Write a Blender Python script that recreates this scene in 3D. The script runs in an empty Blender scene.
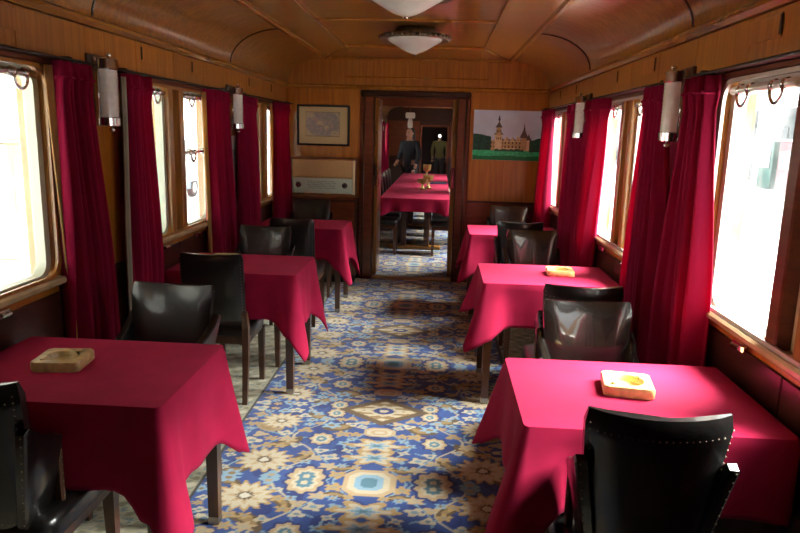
import bpy, bmesh, math, random
import numpy as np
from mathutils import Vector, Matrix, Quaternion

random.seed(7)
rng = np.random.default_rng(7)
SC = bpy.context.scene
COL = SC.collection
PI = math.pi

# ------------------------------------------------------------------ camera
FPX, YAW, PITCH, ROLL = 676.2, 0.0544, 0.1962, 0.0276
CAM = Vector((0.2736, 0.0, 1.610))
fw = Vector((-math.sin(YAW) * math.cos(PITCH), math.cos(YAW) * math.cos(PITCH), -math.sin(PITCH)))
r0 = Vector((math.cos(YAW), math.sin(YAW), 0))
u0 = r0.cross(fw)
rt = math.cos(ROLL) * r0 + math.sin(ROLL) * u0
up = -math.sin(ROLL) * r0 + math.cos(ROLL) * u0
cd = bpy.data.cameras.new('camera')
cd.sensor_width = 36
cd.sensor_fit = 'HORIZONTAL'
cd.lens = FPX / 800 * 36
cd.clip_start = 0.05
cd.clip_end = 300
cam = bpy.data.objects.new('camera', cd)
COL.objects.link(cam)
M4 = Matrix(((rt.x, up.x, -fw.x, CAM.x), (rt.y, up.y, -fw.y, CAM.y), (rt.z, up.z, -fw.z, CAM.z), (0, 0, 0, 1)))
cam.matrix_world = M4
SC.camera = cam

# ------------------------------------------------------------------ sky, sun, exposure
SC.view_settings.view_transform = 'Standard'
SC.view_settings.look = 'None'
SC.view_settings.gamma = 1
SC.view_settings.use_curve_mapping = False
SC.view_settings.exposure = 0.2
w = bpy.data.worlds.new('overcast_sky')
SC.world = w
w.use_nodes = True
bg = w.node_tree.nodes['Background']
bg.inputs[0].default_value = (0.93, 0.97, 1.0, 1)
bg.inputs[1].default_value = 5.0
sd = bpy.data.lights.new('hazy_sun', 'SUN')
sd.energy = 66.0
sd.angle = math.radians(44)
sd.color = (1.0, 0.97, 0.92)
sun = bpy.data.objects.new('hazy_sun', sd)
COL.objects.link(sun)
sun.rotation_euler = Vector((-0.68, -0.12, -0.72)).to_track_quat('-Z', 'Y').to_euler()
SC.cycles.max_bounces = 10
SC.cycles.diffuse_bounces = 6
SC.cycles.glossy_bounces = 4
SC.cycles.transparent_max_bounces = 16
SC.cycles.use_denoising = True
SC.cycles.sample_clamp_indirect = 12

# ------------------------------------------------------------------ materials
MAT = {}


def newmat(name):
    m = bpy.data.materials.new(name)
    m.use_nodes = True
    nt = m.node_tree
    return m, nt, nt.nodes['Principled BSDF']


def plain(name, col, rough=0.5, metal=0.0, coat=0.0, noise=0.0, nscale=20, bump=0.0, sheen=0.0, spec=None):
    m, nt, b = newmat(name)
    b.inputs['Base Color'].default_value = (*col, 1)
    b.inputs['Roughness'].default_value = rough
    b.inputs['Metallic'].default_value = metal
    b.inputs['Coat Weight'].default_value = coat
    b.inputs['Sheen Weight'].default_value = sheen
    if spec is not None:
        b.inputs['Specular IOR Level'].default_value = spec
    if noise or bump:
        tc = nt.nodes.new('ShaderNodeTexCoord')
        nz = nt.nodes.new('ShaderNodeTexNoise')
        nz.inputs['Scale'].default_value = nscale
        nz.inputs['Detail'].default_value = 5
        nt.links.new(tc.outputs['Object'], nz.inputs['Vector'])
        if noise:
            r = nt.nodes.new('ShaderNodeValToRGB')
            r.color_ramp.elements[0].position = .3
            r.color_ramp.elements[1].position = .7
            r.color_ramp.elements[0].color = tuple(max(0, c * (1 - noise)) for c in col) + (1,)
            r.color_ramp.elements[1].color = tuple(min(1, c * (1 + noise)) for c in col) + (1,)
            nt.links.new(nz.outputs['Fac'], r.inputs['Fac'])
            nt.links.new(r.outputs['Color'], b.inputs['Base Color'])
        if bump:
            bp = nt.nodes.new('ShaderNodeBump')
            bp.inputs['Strength'].default_value = bump if bump > .02 else 0.0
            bp.inputs['Distance'].default_value = .01
            nt.links.new(nz.outputs['Fac'], bp.inputs['Height'])
            nt.links.new(bp.outputs['Normal'], b.inputs['Normal'])
    MAT[name] = m
    return m


def wood(name, c0, c1, c2, scale=(30, 30, 1.6), rough=.3, coat=.5, vary=.25, bump=.06):
    """varnished veneer: stretched noise along the grain, each panel its own tone"""
    m, nt, b = newmat(name)
    N = nt.nodes.new
    L = nt.links.new
    tc = N('ShaderNodeTexCoord')
    oi = N('ShaderNodeObjectInfo')
    mul = N('ShaderNodeVectorMath'); mul.operation = 'MULTIPLY'
    mul.inputs[1].default_value = scale
    L(tc.outputs['Object'], mul.inputs[0])
    sh = N('ShaderNodeVectorMath'); sh.operation = 'SCALE'
    sh.inputs[0].default_value = (37, 53, 11)
    L(oi.outputs['Random'], sh.inputs['Scale'])
    add = N('ShaderNodeVectorMath'); add.operation = 'ADD'
    L(mul.outputs[0], add.inputs[0]); L(sh.outputs[0], add.inputs[1])
    nz = N('ShaderNodeTexNoise')
    nz.inputs['Scale'].default_value = 1.0
    nz.inputs['Detail'].default_value = 6
    nz.inputs['Roughness'].default_value = .6
    nz.inputs['Distortion'].default_value = .35
    L(add.outputs[0], nz.inputs['Vector'])
    r = N('ShaderNodeValToRGB')
    e = r.color_ramp.elements
    e[0].position = .25; e[0].color = (*c0, 1)
    e[1].position = .75; e[1].color = (*c2, 1)
    k = e.new(.5); k.color = (*c1, 1)
    L(nz.outputs['Fac'], r.inputs['Fac'])
    hs = N('ShaderNodeHueSaturation')
    mr = N('ShaderNodeMapRange')
    mr.inputs['To Min'].default_value = 1 - vary
    mr.inputs['To Max'].default_value = 1 + vary
    L(oi.outputs['Random'], mr.inputs['Value'])
    L(mr.outputs[0], hs.inputs['Value'])
    L(r.outputs['Color'], hs.inputs['Color'])
    L(hs.outputs['Color'], b.inputs['Base Color'])
    b.inputs['Roughness'].default_value = rough
    b.inputs['Coat Weight'].default_value = coat
    b.inputs['Coat Roughness'].default_value = .20
    bp = N('ShaderNodeBump')
    bp.inputs['Strength'].default_value = bump if bump > .02 else 0.0
    bp.inputs['Distance'].default_value = .004
    L(nz.outputs['Fac'], bp.inputs['Height'])
    L(bp.outputs['Normal'], b.inputs['Normal'])
    MAT[name] = m
    return m


def fabric(name, col, trans=.0, tcol=None, rough=.9, sheen=.3, nscale=9, bumpy=.15):
    m, nt, b = newmat(name)
    N = nt.nodes.new
    L = nt.links.new
    tc = N('ShaderNodeTexCoord')
    nz = N('ShaderNodeTexNoise')
    nz.inputs['Scale'].default_value = nscale
    nz.inputs['Detail'].default_value = 4
    L(tc.outputs['Object'], nz.inputs['Vector'])
    r = N('ShaderNodeValToRGB')
    r.color_ramp.elements[0].position = .3
    r.color_ramp.elements[1].position = .7
    r.color_ramp.elements[0].color = (*[c * .88 for c in col], 1)
    r.color_ramp.elements[1].color = (*[c * 1.12 for c in col], 1)
    L(nz.outputs['Fac'], r.inputs['Fac'])
    L(r.outputs['Color'], b.inputs['Base Color'])
    b.inputs['Roughness'].default_value = rough
    b.inputs['Sheen Weight'].default_value = sheen
    b.inputs['Sheen Tint'].default_value = (1.0, .22, .42, 1)
    b.inputs['Sheen Roughness'].default_value = .45
    b.inputs['Specular IOR Level'].default_value = .2
    n2 = N('ShaderNodeTexNoise')
    n2.inputs['Scale'].default_value = 350
    L(tc.outputs['Object'], n2.inputs['Vector'])
    bp = N('ShaderNodeBump')
    bp.inputs['Strength'].default_value = bumpy
    bp.inputs['Distance'].default_value = .002
    L(n2.outputs['Fac'], bp.inputs['Height'])
    L(bp.outputs['Normal'], b.inputs['Normal'])
    if trans:
        t = N('ShaderNodeBsdfTranslucent')
        t.inputs['Color'].default_value = (*(tcol or col), 1)
        mx = N('ShaderNodeMixShader')
        mx.inputs[0].default_value = trans
        L(b.outputs[0], mx.inputs[1]); L(t.outputs[0], mx.inputs[2])
        L(mx.outputs[0], nt.nodes['Material Output'].inputs['Surface'])
    MAT[name] = m
    return m


def vcol(name, rough=.9, sheen=0.0, coat=0.0, fine=0.0, spec=.3):
    """colour comes from the mesh's own woven / printed design (attribute Col)"""
    m, nt, b = newmat(name)
    N = nt.nodes.new
    L = nt.links.new
    a = N('ShaderNodeAttribute'); a.attribute_name = 'Col'
    out = a.outputs['Color']
    if fine:
        tc = N('ShaderNodeTexCoord')
        nz = N('ShaderNodeTexNoise'); nz.inputs['Scale'].default_value = 160; nz.inputs['Detail'].default_value = 3
        L(tc.outputs['Object'], nz.inputs['Vector'])
        mr = N('ShaderNodeMapRange'); mr.inputs['To Min'].default_value = 1 - fine; mr.inputs['To Max'].default_value = 1 + fine
        L(nz.outputs['Fac'], mr.inputs['Value'])
        hs = N('ShaderNodeHueSaturation')
        L(out, hs.inputs['Color']); L(mr.outputs[0], hs.inputs['Value'])
        out = hs.outputs['Color']
        bp = N('ShaderNodeBump'); bp.inputs['Strength'].default_value = .4; bp.inputs['Distance'].default_value = .004
        L(nz.outputs['Fac'], bp.inputs['Height']); L(bp.outputs['Normal'], b.inputs['Normal'])
    L(out, b.inputs['Base Color'])
    b.inputs['Roughness'].default_value = rough
    b.inputs['Sheen Weight'].default_value = sheen
    b.inputs['Coat Weight'].default_value = coat
    b.inputs['Specular IOR Level'].default_value = spec
    MAT[name] = m
    return m


def thin_glass(name, tint=(.97, .99, .98)):
    m, nt, b = newmat(name)
    N = nt.nodes.new
    L = nt.links.new
    nt.nodes.remove(b)
    t = N('ShaderNodeBsdfTransparent'); t.inputs[0].default_value = (*tint, 1)
    g = N('ShaderNodeBsdfGlossy'); g.inputs['Roughness'].default_value = .03
    lw = N('ShaderNodeLayerWeight'); lw.inputs[0].default_value = .5
    pw = N('ShaderNodeMath'); pw.operation = 'POWER'; pw.inputs[1].default_value = 4.0
    L(lw.outputs['Facing'], pw.inputs[0])
    f = N('ShaderNodeMath'); f.operation = 'MULTIPLY_ADD'; f.inputs[1].default_value = .45; f.inputs[2].default_value = .025
    L(pw.outputs[0], f.inputs[0])
    d = N('ShaderNodeBsdfTranslucent'); d.inputs[0].default_value = (.9, .92, .93, 1)
    tc = N('ShaderNodeTexCoord')
    nz = N('ShaderNodeTexNoise'); nz.inputs['Scale'].default_value = 5; nz.inputs['Detail'].default_value = 6
    L(tc.outputs['Object'], nz.inputs['Vector'])
    mr = N('ShaderNodeMapRange'); mr.inputs['From Min'].default_value = .35; mr.inputs['From Max'].default_value = .8
    mr.inputs['To Min'].default_value = .0; mr.inputs['To Max'].default_value = .05
    L(nz.outputs['Fac'], mr.inputs['Value'])
    m1 = N('ShaderNodeMixShader'); L(mr.outputs[0], m1.inputs[0]); L(t.outputs[0], m1.inputs[1]); L(d.outputs[0], m1.inputs[2])
    m2 = N('ShaderNodeMixShader'); L(f.outputs[0], m2.inputs[0]); L(m1.outputs[0], m2.inputs[1]); L(g.outputs[0], m2.inputs[2])
    L(m2.outputs[0], nt.nodes['Material Output'].inputs['Surface'])
    MAT[name] = m
    return m


def emit(name, col, s):
    m, nt, b = newmat(name)
    b.inputs['Base Color'].default_value = (.8, .8, .8, 1)
    b.inputs['Emission Color'].default_value = (*col, 1)
    b.inputs['Emission Strength'].default_value = s
    MAT[name] = m
    return m


wood('honey_veneer', (.28, .088, .007), (.42, .145, .012), (.55, .21, .022), vary=.10)
wood('frieze_veneer', (.24, .080, .010), (.36, .130, .017), (.48, .19, .03), scale=(45, 45, 2.2), vary=.14)
wood('ceiling_veneer', (.15, .050, .004), (.27, .098, .007), (.40, .160, .012), scale=(3, 26, 26), rough=.30, coat=.6, vary=.16, bump=.012)
wood('ceiling_flat_veneer', (.15, .050, .004), (.27, .098, .007), (.40, .160, .012), scale=(3.5, 24, 24), rough=.30, coat=.6, vary=.16, bump=.012)
wood('moulding_wood', (.21, .078, .009), (.32, .13, .015), (.42, .185, .026), scale=(20, 3, 20), rough=.25, coat=.8, vary=.1, bump=.012)
wood('dark_mahogany', (.022, .007, .004), (.042, .013, .007), (.07, .022, .011), scale=(6, 6, 30), rough=.28, coat=.6, vary=.2)
wood('red_mahogany', (.095, .022, .008), (.15, .036, .012), (.21, .058, .018), scale=(6, 6, 30), rough=.28, coat=.6, vary=.15)
wood('frame_oak', (.24, .085, .012), (.36, .15, .022), (.48, .23, .04), scale=(40, 40, 2.5), rough=.3, coat=.5, vary=.12)
wood('leg_wood', (.05, .017, .008), (.085, .03, .012), (.13, .048, .018), scale=(40, 40, 3), rough=.35, coat=.4, vary=.15)
wood('radio_wood', (.12, .04, .01), (.2, .075, .018), (.29, .12, .03), scale=(4, 30, 30), rough=.3, coat=.5)
plain('sill_wood', (.50, .36, .20), rough=.3, coat=.5, noise=.25, nscale=8)
plain('black_leather', (.008, .0076, .0072), rough=.32, coat=.5, noise=.2, nscale=30, bump=.12)
plain('brown_black_leather', (.020, .017, .013), rough=.26, coat=.9, noise=.3, nscale=25, bump=.12)
plain('nail_metal', (.30, .26, .20), rough=.35, metal=1)
plain('chrome', (.75, .75, .73), rough=.12, metal=1)
plain('aged_chrome', (.55, .53, .48), rough=.22, metal=1, noise=.15)
plain('cream_metal', (.62, .55, .36), rough=.35, coat=.3)
plain('grey_green_metal', (.46, .48, .37), rough=.4, coat=.2)
plain('backlit_aluminium', (.72, .70, .64), rough=.32, metal=.55, coat=.3)  # backlit brightness of the right window metal put into a paler colour
plain('rubber', (.02, .02, .02), rough=.7)
plain('dark_slot', (.012, .008, .006), rough=.8)
plain('dark_rod', (.02, .012, .008), rough=.7)
plain('foot_metal', (.35, .33, .3), rough=.3, metal=1)
fabric('red_cloth', (.34, .006, .044), sheen=.08)
fabric('red_velvet', (.26, .003, .036), trans=.26, tcol=(.60, .005, .10), sheen=.15, nscale=6)
fabric('curtain_lining', (.40, .27, .12), trans=.45, tcol=(.75, .42, .08))
fabric('grey_lining', (.30, .27, .21), trans=.15)
vcol('woven_carpet', rough=.95, sheen=.2, fine=.28)
vcol('printed_board', rough=.5, coat=.15)
plain('marble', (.55, .40, .17), rough=.32, coat=.3, noise=.35, nscale=26)
plain('marble_pale', (.80, .58, .22), rough=.32, coat=.3, noise=.25, nscale=26)
plain('frosted_glass', (.62, .60, .54), rough=.35, noise=.06, nscale=15, coat=.3)
plain('ribbed_glass', (.62, .58, .52), rough=.25, coat=.4, noise=.08, nscale=40)
plain('filigree_metal', (.22, .18, .12), rough=.4, metal=1, noise=.4, nscale=60)
plain('mat_board', (.52, .40, .20), rough=.9)
plain('white_frame', (.55, .53, .48), rough=.5)
plain('speaker_cloth', (.55, .34, .14), rough=.9, noise=.12, nscale=90)
plain('dial_glass', (.55, .64, .50), rough=.15, coat=.7)
plain('ivory_plastic', (.70, .58, .36), rough=.4)
plain('dark_knob', (.03, .03, .028), rough=.3, coat=.4)
plain('dial_ink', (.16, .20, .15), rough=.6)
plain('concrete', (.62, .62, .60), rough=.9, noise=.1, nscale=1.5)
plain('ballast', (.33, .34, .33), rough=.95, noise=.4, nscale=4)
plain('pale_render', (.66, .63, .56), rough=.9, noise=.06, nscale=2)
plain('pale_grey_render', (.20, .22, .24), rough=.9, noise=.06, nscale=2)
plain('roof_slate', (.035, .045, .06), rough=.7)
plain('roof_pale', (.5, .5, .48), rough=.7)
plain('window_dark', (.035, .045, .06), rough=.2)
plain('blue_paint', (.03, .12, .26), rough=.35, coat=.4)
plain('white_paint', (.78, .78, .78), rough=.4)
plain('red_paint', (.20, .03, .05), rough=.5)
plain('teal_paint', (.03, .12, .10), rough=.5)
plain('orange_paint', (.8, .3, .03), rough=.5)
plain('navy_cloth', (.008, .012, .02), rough=.9)
plain('olive_cloth', (.22, .19, .07), rough=.9)
plain('grey_cloth', (.12, .12, .13), rough=.9)
plain('skin', (.50, .27, .18), rough=.55)
plain('dark_hair', (.012, .008, .007), rough=.5)
plain('amber_glass', (.35, .24, .08), rough=.15, coat=.6)
plain('gold_metal', (.5, .36, .14), rough=.4, metal=1)
plain('black_rail', (.02, .03, .07), rough=.6)
plain('brass', (.55, .40, .15), rough=.3, metal=1)
plain('shell_outer', (.05, .06, .09), rough=.5)
thin_glass('window_glass')
emit('flash_glow', (1, .98, .92), 18)  # glow in place of a camera flash glint


# ------------------------------------------------------------------ mesh building
class MB:
    def __init__(s):
        s.v = []; s.f = []; s.m = []

    def add(s, vs, fs, mi=0):
        o = len(s.v)
        s.v += [tuple(p) for p in vs]
        s.f += [tuple(i + o for i in f) for f in fs]
        s.m += [mi] * len(fs)
        return s

    def box(s, x0, x1, y0, y1, z0, z1, mi=0):
        return s.add([(x0, y0, z0), (x1, y0, z0), (x1, y1, z0), (x0, y1, z0), (x0, y0, z1), (x1, y0, z1), (x1, y1, z1), (x0, y1, z1)],
                     [(3, 2, 1, 0), (4, 5, 6, 7), (0, 1, 5, 4), (1, 2, 6, 5), (2, 3, 7, 6), (3, 0, 4, 7)], mi)

    def cbox(s, x0, x1, y0, y1, z0, z1, c=.004, mi=0):
        """box with chamfered edges"""
        bm = bmesh.new()
        bmesh.ops.create_cube(bm, size=1)
        for v in bm.verts:
            v.co = Vector((x0 if v.co.x < 0 else x1, y0 if v.co.y < 0 else y1, z0 if v.co.z < 0 else z1))
        c = min(c, .45 * abs(x1 - x0), .45 * abs(y1 - y0), .45 * abs(z1 - z0))
        bmesh.ops.bevel(bm, geom=bm.edges[:], offset=c, segments=1, affect='EDGES', profile=.5)
        bm.verts.index_update()
        s.add([v.co[:] for v in bm.verts], [tuple(v.index for v in f.verts) for f in bm.faces], mi)
        bm.free()
        return s

    def prism(s, pts, axis, a0, a1, mi=0):
        """polygon pts (2-D) extruded along axis from a0 to a1"""
        def P(p, a):
            return (a, p[0], p[1]) if axis == 'x' else ((p[0], a, p[1]) if axis == 'y' else (p[0], p[1], a))
        n = len(pts)
        vs = [P(p, a0) for p in pts] + [P(p, a1) for p in pts]
        fs = [tuple(range(n))[::-1], tuple(range(n, 2 * n))] + [(i, (i + 1) % n, n + (i + 1) % n, n + i) for i in range(n)]
        return s.add(vs, fs, mi)

    def loft(s, rings, closed=True, caps=True, mi=0):
        n = len(rings[0])
        vs = [p for r in rings for p in r]
        fs = []
        for k in range(len(rings) - 1):
            for i in range(n if closed else n - 1):
                j = (i + 1) % n
                fs.append((k * n + i, k * n + j, (k + 1) * n + j, (k + 1) * n + i))
        if caps:
            fs.append(tuple(range(n))[::-1])
            fs.append(tuple(range((len(rings) - 1) * n, len(rings) * n)))
        return s.add(vs, fs, mi)

    def tube(s, pts, r, n=8, closed=False, mi=0):
        pts = [Vector(p) for p in pts]
        rings = []
        N = len(pts)
        prev = None
        for i, p in enumerate(pts):
            if closed:
                t = pts[(i + 1) % N] - pts[i - 1]
            else:
                t = pts[min(i + 1, N - 1)] - pts[max(i - 1, 0)]
            t.normalize()
            a = Vector((0, 0, 1)) if abs(t.z) < .9 else Vector((1, 0, 0))
            if prev is not None:
                a = prev
            x = t.cross(a).normalized(); y = x.cross(t).normalized()
            prev = y
            rr = r[i] if isinstance(r, (list, tuple)) else r
            rings.append([p + (x * math.cos(2 * PI * k / n) + y * math.sin(2 * PI * k / n)) * rr for k in range(n)])
        if closed:
            rings.append(rings[0])
            return s.loft(rings, caps=False, mi=mi)
        return s.loft(rings, mi=mi)

    def lathe(s, prof, n=24, c=(0, 0, 0), axis='z', mi=0):
        rings = []
        for r, h in prof:
            ring = []
            for k in range(n):
                a = 2 * PI * k / n
                x, y = max(r, 1e-4) * math.cos(a), max(r, 1e-4) * math.sin(a)
                if axis == 'z': p = (c[0] + x, c[1] + y, c[2] + h)
                elif axis == 'x': p = (c[0] + h, c[1] + x, c[2] + y)
                else: p = (c[0] + x, c[1] + h, c[2] + y)
                ring.append(p)
            rings.append(ring)
        return s.loft(rings, mi=mi)

    def build(s, name, mats, parent=None, smooth=False, autos=None):
        me = bpy.data.meshes.new(name)
        me.from_pydata(s.v, [], s.f)
        bm = bmesh.new(); bm.from_mesh(me)
        bmesh.ops.recalc_face_normals(bm, faces=bm.faces[:])
        bm.to_mesh(me); bm.free()
        for m in (mats if isinstance(mats, (list, tuple)) else [mats]):
            me.materials.append(MAT[m])
        me.polygons.foreach_set('material_index', s.m)
        if smooth or autos:
            me.polygons.foreach_set('use_smooth', [True] * len(me.polygons))
        me.update()
        if autos:
            me.set_sharp_from_angle(angle=math.radians(autos))
        o = bpy.data.objects.new(name, me)
        COL.objects.link(o)
        if parent is not None:
            o.parent = parent
        return o


def empty(name, loc=(0, 0, 0), rz=0):
    o = bpy.data.objects.new(name, None)
    o.empty_display_size = .1
    COL.objects.link(o)
    o.location = loc
    o.rotation_euler = (0, 0, rz)
    return o


def tag(o, label=None, cat=None, group=None, kind=None):
    if label: o['label'] = label
    if cat: o['category'] = cat
    if group: o['group'] = group
    if kind: o['kind'] = kind
    return o


def copy_tree(o, parent=None):
    c = o.copy()
    COL.objects.link(c)
    c.parent = parent
    for ch in list(o.children):
        copy_tree(ch, c)
    return c


def share(proto, parent, loc, name=None, rz=None):
    """another piece with the same mesh"""
    c = bpy.data.objects.new(name or proto.name.split('.')[0], proto.data)
    COL.objects.link(c)
    c.parent = parent
    c.location = loc
    if rz is not None: c.rotation_euler = (0, 0, rz)
    return c


def rrect(w, h, r, n=5):
    """rounded rectangle outline centred on 0"""
    pts = []
    for cx, cy, a0 in ((w / 2 - r, h / 2 - r, 0), (-w / 2 + r, h / 2 - r, 90), (-w / 2 + r, -h / 2 + r, 180), (w / 2 - r, -h / 2 + r, 270)):
        for k in range(n + 1):
            a = math.radians(a0 + 90 * k / n)
            pts.append((cx + r * math.cos(a), cy + r * math.sin(a)))
    return pts


def ring_frame(mb, outer, inner, x0, x1, cy, cz, mi=0):
    n = len(outer)
    def P(p, x): return (x, cy + p[0], cz + p[1])
    vs = [P(p, x0) for p in outer] + [P(p, x0) for p in inner] + [P(p, x1) for p in outer] + [P(p, x1) for p in inner]
    fs = []
    for i in range(n):
        j = (i + 1) % n
        fs += [(i, j, n + j, n + i), (2 * n + i, 3 * n + i, 3 * n + j, 2 * n + j), (i, 2 * n + i, 2 * n + j, j), (n + i, n + j, 3 * n + j, 3 * n + i)]
    return mb.add(vs, fs, mi)


def color_grid(name, P, func_uv, cols, mat, parent=None):
    """P: (ny,nx,3) points; cols: (ny,nx,3) linear colours -> mesh with attribute Col"""
    ny, nx = P.shape[:2]
    me = bpy.data.meshes.new(name)
    idx = np.arange(ny * nx).reshape(ny, nx)
    q = np.stack([idx[:-1, :-1], idx[:-1, 1:], idx[1:, 1:], idx[1:, :-1]], -1).reshape(-1, 4)
    me.vertices.add(ny * nx)
    me.vertices.foreach_set('co', P.reshape(-1).astype(np.float32))
    me.loops.add(q.size)
    me.loops.foreach_set('vertex_index', q.reshape(-1).astype(np.int32))
    me.polygons.add(len(q))
    me.polygons.foreach_set('loop_start', np.arange(0, q.size, 4, dtype=np.int32))
    me.update(calc_edges=True)
    at = me.color_attributes.new('Col', 'FLOAT_COLOR', 'POINT')
    c4 = np.ones((ny * nx, 4), np.float32)
    c4[:, :3] = cols.reshape(-1, 3)
    at.data.foreach_set('color', c4.reshape(-1))
    me.materials.append(MAT[mat])
    me.validate()
    o = bpy.data.objects.new(name, me)
    COL.objects.link(o)
    if parent is not None: o.parent = parent
    return o


def lin(r, g, b):
    f = lambda c: ((c / 255 + .055) / 1.055) ** 2.4 if c / 255 > .04045 else c / 255 / 12.92
    return np.array([f(r), f(g), f(b)])


# ------------------------------------------------------------------ layout
HW = 1.40                      # half width of the saloon
BAY = 2.12
BAYS = [2.12, 4.24, 6.36]
YB, YE = -0.45, 7.35           # saloon from behind the camera to the partition
FBAYS = [9.06, 11.18, 13.30, 15.42, 17.54, 19.66]
YF = 21.0                      # far end of the next saloon
SILL, HEAD, FRZ, COVE, FLAT = .945, 1.848, 1.885, 2.095, 2.36
WIN = .72                      # half length of a window opening

# ------------------------------------------------------------------ floor and carpets
fl = MB().box(-1.55, 1.55, YB - .1, YF + 3.2, -.08, -.012).build('floor', 'dark_mahogany')
tag(fl, kind='structure')


def carpet_cols(X, Y, y0=3.72, per=1.66):
    navy, blue = lin(28, 50, 112), lin(52, 86, 158)
    cream, tan, gold = lin(220, 208, 178), lin(206, 180, 138), lin(198, 164, 106)
    sky, brown, white = lin(150, 188, 212), lin(106, 84, 54), lin(232, 226, 208)
    teal = lin(92, 140, 160)
    v = np.abs((Y - y0 + per / 2) % per - per / 2)        # 0 .. .83, mirrored
    u = np.abs(X)
    C = np.empty(X.shape + (3,))
    n = np.sin(X * 23 + np.sin(Y * 9)) * np.sin(Y * 19 + np.cos(X * 7))
    C[:] = blue * .92
    C[n > .3] = blue * 1.06
    C[n < -.55] = navy * 1.3

    def put(mask, col): C[mask] = col

    def polar(cx, cy, sx=1., sy=1.):
        dx, dy = (u - cx) / sx, (v - cy) / sy
        return np.hypot(dx, dy), np.arctan2(dy, dx)

    # light-blue vines
    for cx, amp, k, ph, wd, col in ((.12, .05, 17, 0, .007, sky), (.24, .06, 13, 1.1, .006, sky), (.38, .07, 15, 2.2, .007, cream),
                                    (.52, .06, 14, .4, .006, sky), (.66, .05, 16, 1.7, .006, sky)):
        d = np.abs(u - (cx + amp * np.sin(v * k + ph)))
        put(d < wd, col * .85)
    for cy, amp, k, ph, wd in ((.16, .03, 18, 0, .006), (.37, .03, 16, 1, .006), (.52, .025, 20, 2, .006), (.70, .03, 17, .5, .006)):
        d = np.abs(v - (cy + amp * np.sin(u * k + ph)))
        put((d < wd) & (np.sin(u * 31 + ph * 3) > -.35), sky * .8)
    # curled brown leaves
    for cx, cy, rx, ry, a0, col in ((.22, .25, .10, .045, .4, brown), (.36, .12, .08, .04, -.3, brown), (.47, .47, .10, .04, .6, brown), (.62, .30, .09, .035, -.5, tan * .7),
                                    (.36, .62, .07, .03, .8, brown), (.14, .71, .06, .022, .2, brown), (.66, .78, .08, .03, .1, brown)):
        dx, dy = u - cx, v - cy
        xr, yr = dx * math.cos(a0) + dy * math.sin(a0), -dx * math.sin(a0) + dy * math.cos(a0)
        yr = yr + 3.0 * xr * xr
        put((xr / rx) ** 2 + (yr / ry) ** 2 < 1, col)
        put((xr / rx) ** 2 + (yr / ry) ** 2 < .28, gold * .7)
    # little florets strewn between
    r2 = np.random.default_rng(11)
    pts = []
    tries = 0
    big = [(0, 0, .20), (0, .29, .11), (0, .45, .12), (0, .58, .12), (0, .82, .14), (.30, .80, .11), (.54, .66, .14), (.30, .40, .09), (.56, .20, .12), (.27, .06, .07)]
    while len(pts) < 64 and tries < 6000:
        tries += 1
        a, b = r2.uniform(.03, .80), r2.uniform(.02, .82)
        rr = r2.uniform(.020, .042)
        if any(math.hypot(a - x, b - y) < rr + R * .85 for x, y, R in big): continue
        if any(math.hypot(a - x, b - y) < rr + q + .004 for x, y, q, *_ in pts): continue
        pts.append((a, b, rr, int(r2.integers(0, 6)), int(r2.integers(3, 7)), r2.uniform(0, 6)))
    pal = [cream, tan, sky, cream * .9, gold, sky * .9]
    for a, b, rr, ci, np_, ph in pts:
        near = (np.abs(u - a) < rr * 1.6) & (np.abs(v - b) < rr * 1.6)
        if not near.any(): continue
        R, A = polar(a, b, 1.15, .85)
        lob = rr * (1 + .28 * np.cos(np_ * A + ph))
        put(near & (R < lob), pal[ci])
        put(near & (R < rr * .42), pal[(ci + 2) % 6] * (.8 if ci % 2 else .55))
    # side medallions
    for cx, cy, s in ((.30, .80, .082), (.30, .40, .06), (.27, .06, .05)):
        R, A = polar(cx, cy, 1.0, 1.1)
        lob = s * (1 + .10 * np.cos(8 * A))
        put(R < lob * 1.22, navy * 1.2)
        put(R < lob, tan)
        put(R < lob * .72, cream)
        put(R < lob * .48, teal)
        put(R < lob * .2, cream)
    # golden sunburst rosettes
    for cx, cy, s in ((.54, .66, .12), (.56, .20, .10)):
        R, A = polar(cx, cy, 1.05, .95)
        lob = s * (1 + .16 * np.cos(14 * A))
        put(R < lob, gold)
        put(R < lob * .85, cream)
        put((R < lob * .55) & (np.cos(7 * A) > 0), tan)
        put(R < lob * .30, brown)
        put(R < lob * .18, white)
    # palmettes on the axis
    for cy, s in ((.45, .095), (.585, .095)):
        R, A = polar(0, cy, 1.35, .72)
        lob = s * (1 + .32 * np.cos(6 * A))
        put(R < lob, gold * 1.02)
        put(R < lob * .74, cream)
        put(R < lob * .42, sky)
        put(R < lob * .2, teal)
    # tan cartouche
    for cy, a, b in ((.29, .085, .055), (.82, .125, .11)):
        m = np.maximum(np.abs(u) / a, np.abs(v - cy) / b)
        m = np.maximum(m, (np.abs(u) / a + np.abs(v - cy) / b) / 1.55)
        put(m < 1.0, tan)
        put(m < .78, cream)
        put(m < .55, sky if b > .1 else tan)
        put(m < .3, teal if b > .1 else cream)
    # diamond
    m = np.abs(u) / .27 + np.abs(v) / .20
    put(m < 1.0, brown)
    put(m < .74, gold * .62)
    R, A = polar(0, 0, 1.35, 1)
    put((m < .70) & (np.cos(3.0 * m * PI + 8 * A) > .1), cream)
    put(m < .42, cream)
    put((m < .30), tan * .8)
    put(R < .045, navy * 1.3)
    put(R < .02, cream)
    # beige margin under the tables with a dark guard line
    e = u > .775
    bg_ = lin(176, 168, 138)
    k = np.sin(u * 44) * np.sin(Y * 38 + np.sin(u * 20)) + .6 * np.sin(Y * 61 + u * 33)
    C[e] = bg_
    C[e & (k > .75)] = lin(205, 196, 170)
    C[e & (k < -.7)] = lin(128, 122, 92)
    C[e & (np.abs(k) < .12)] = lin(108, 128, 128)
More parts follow.
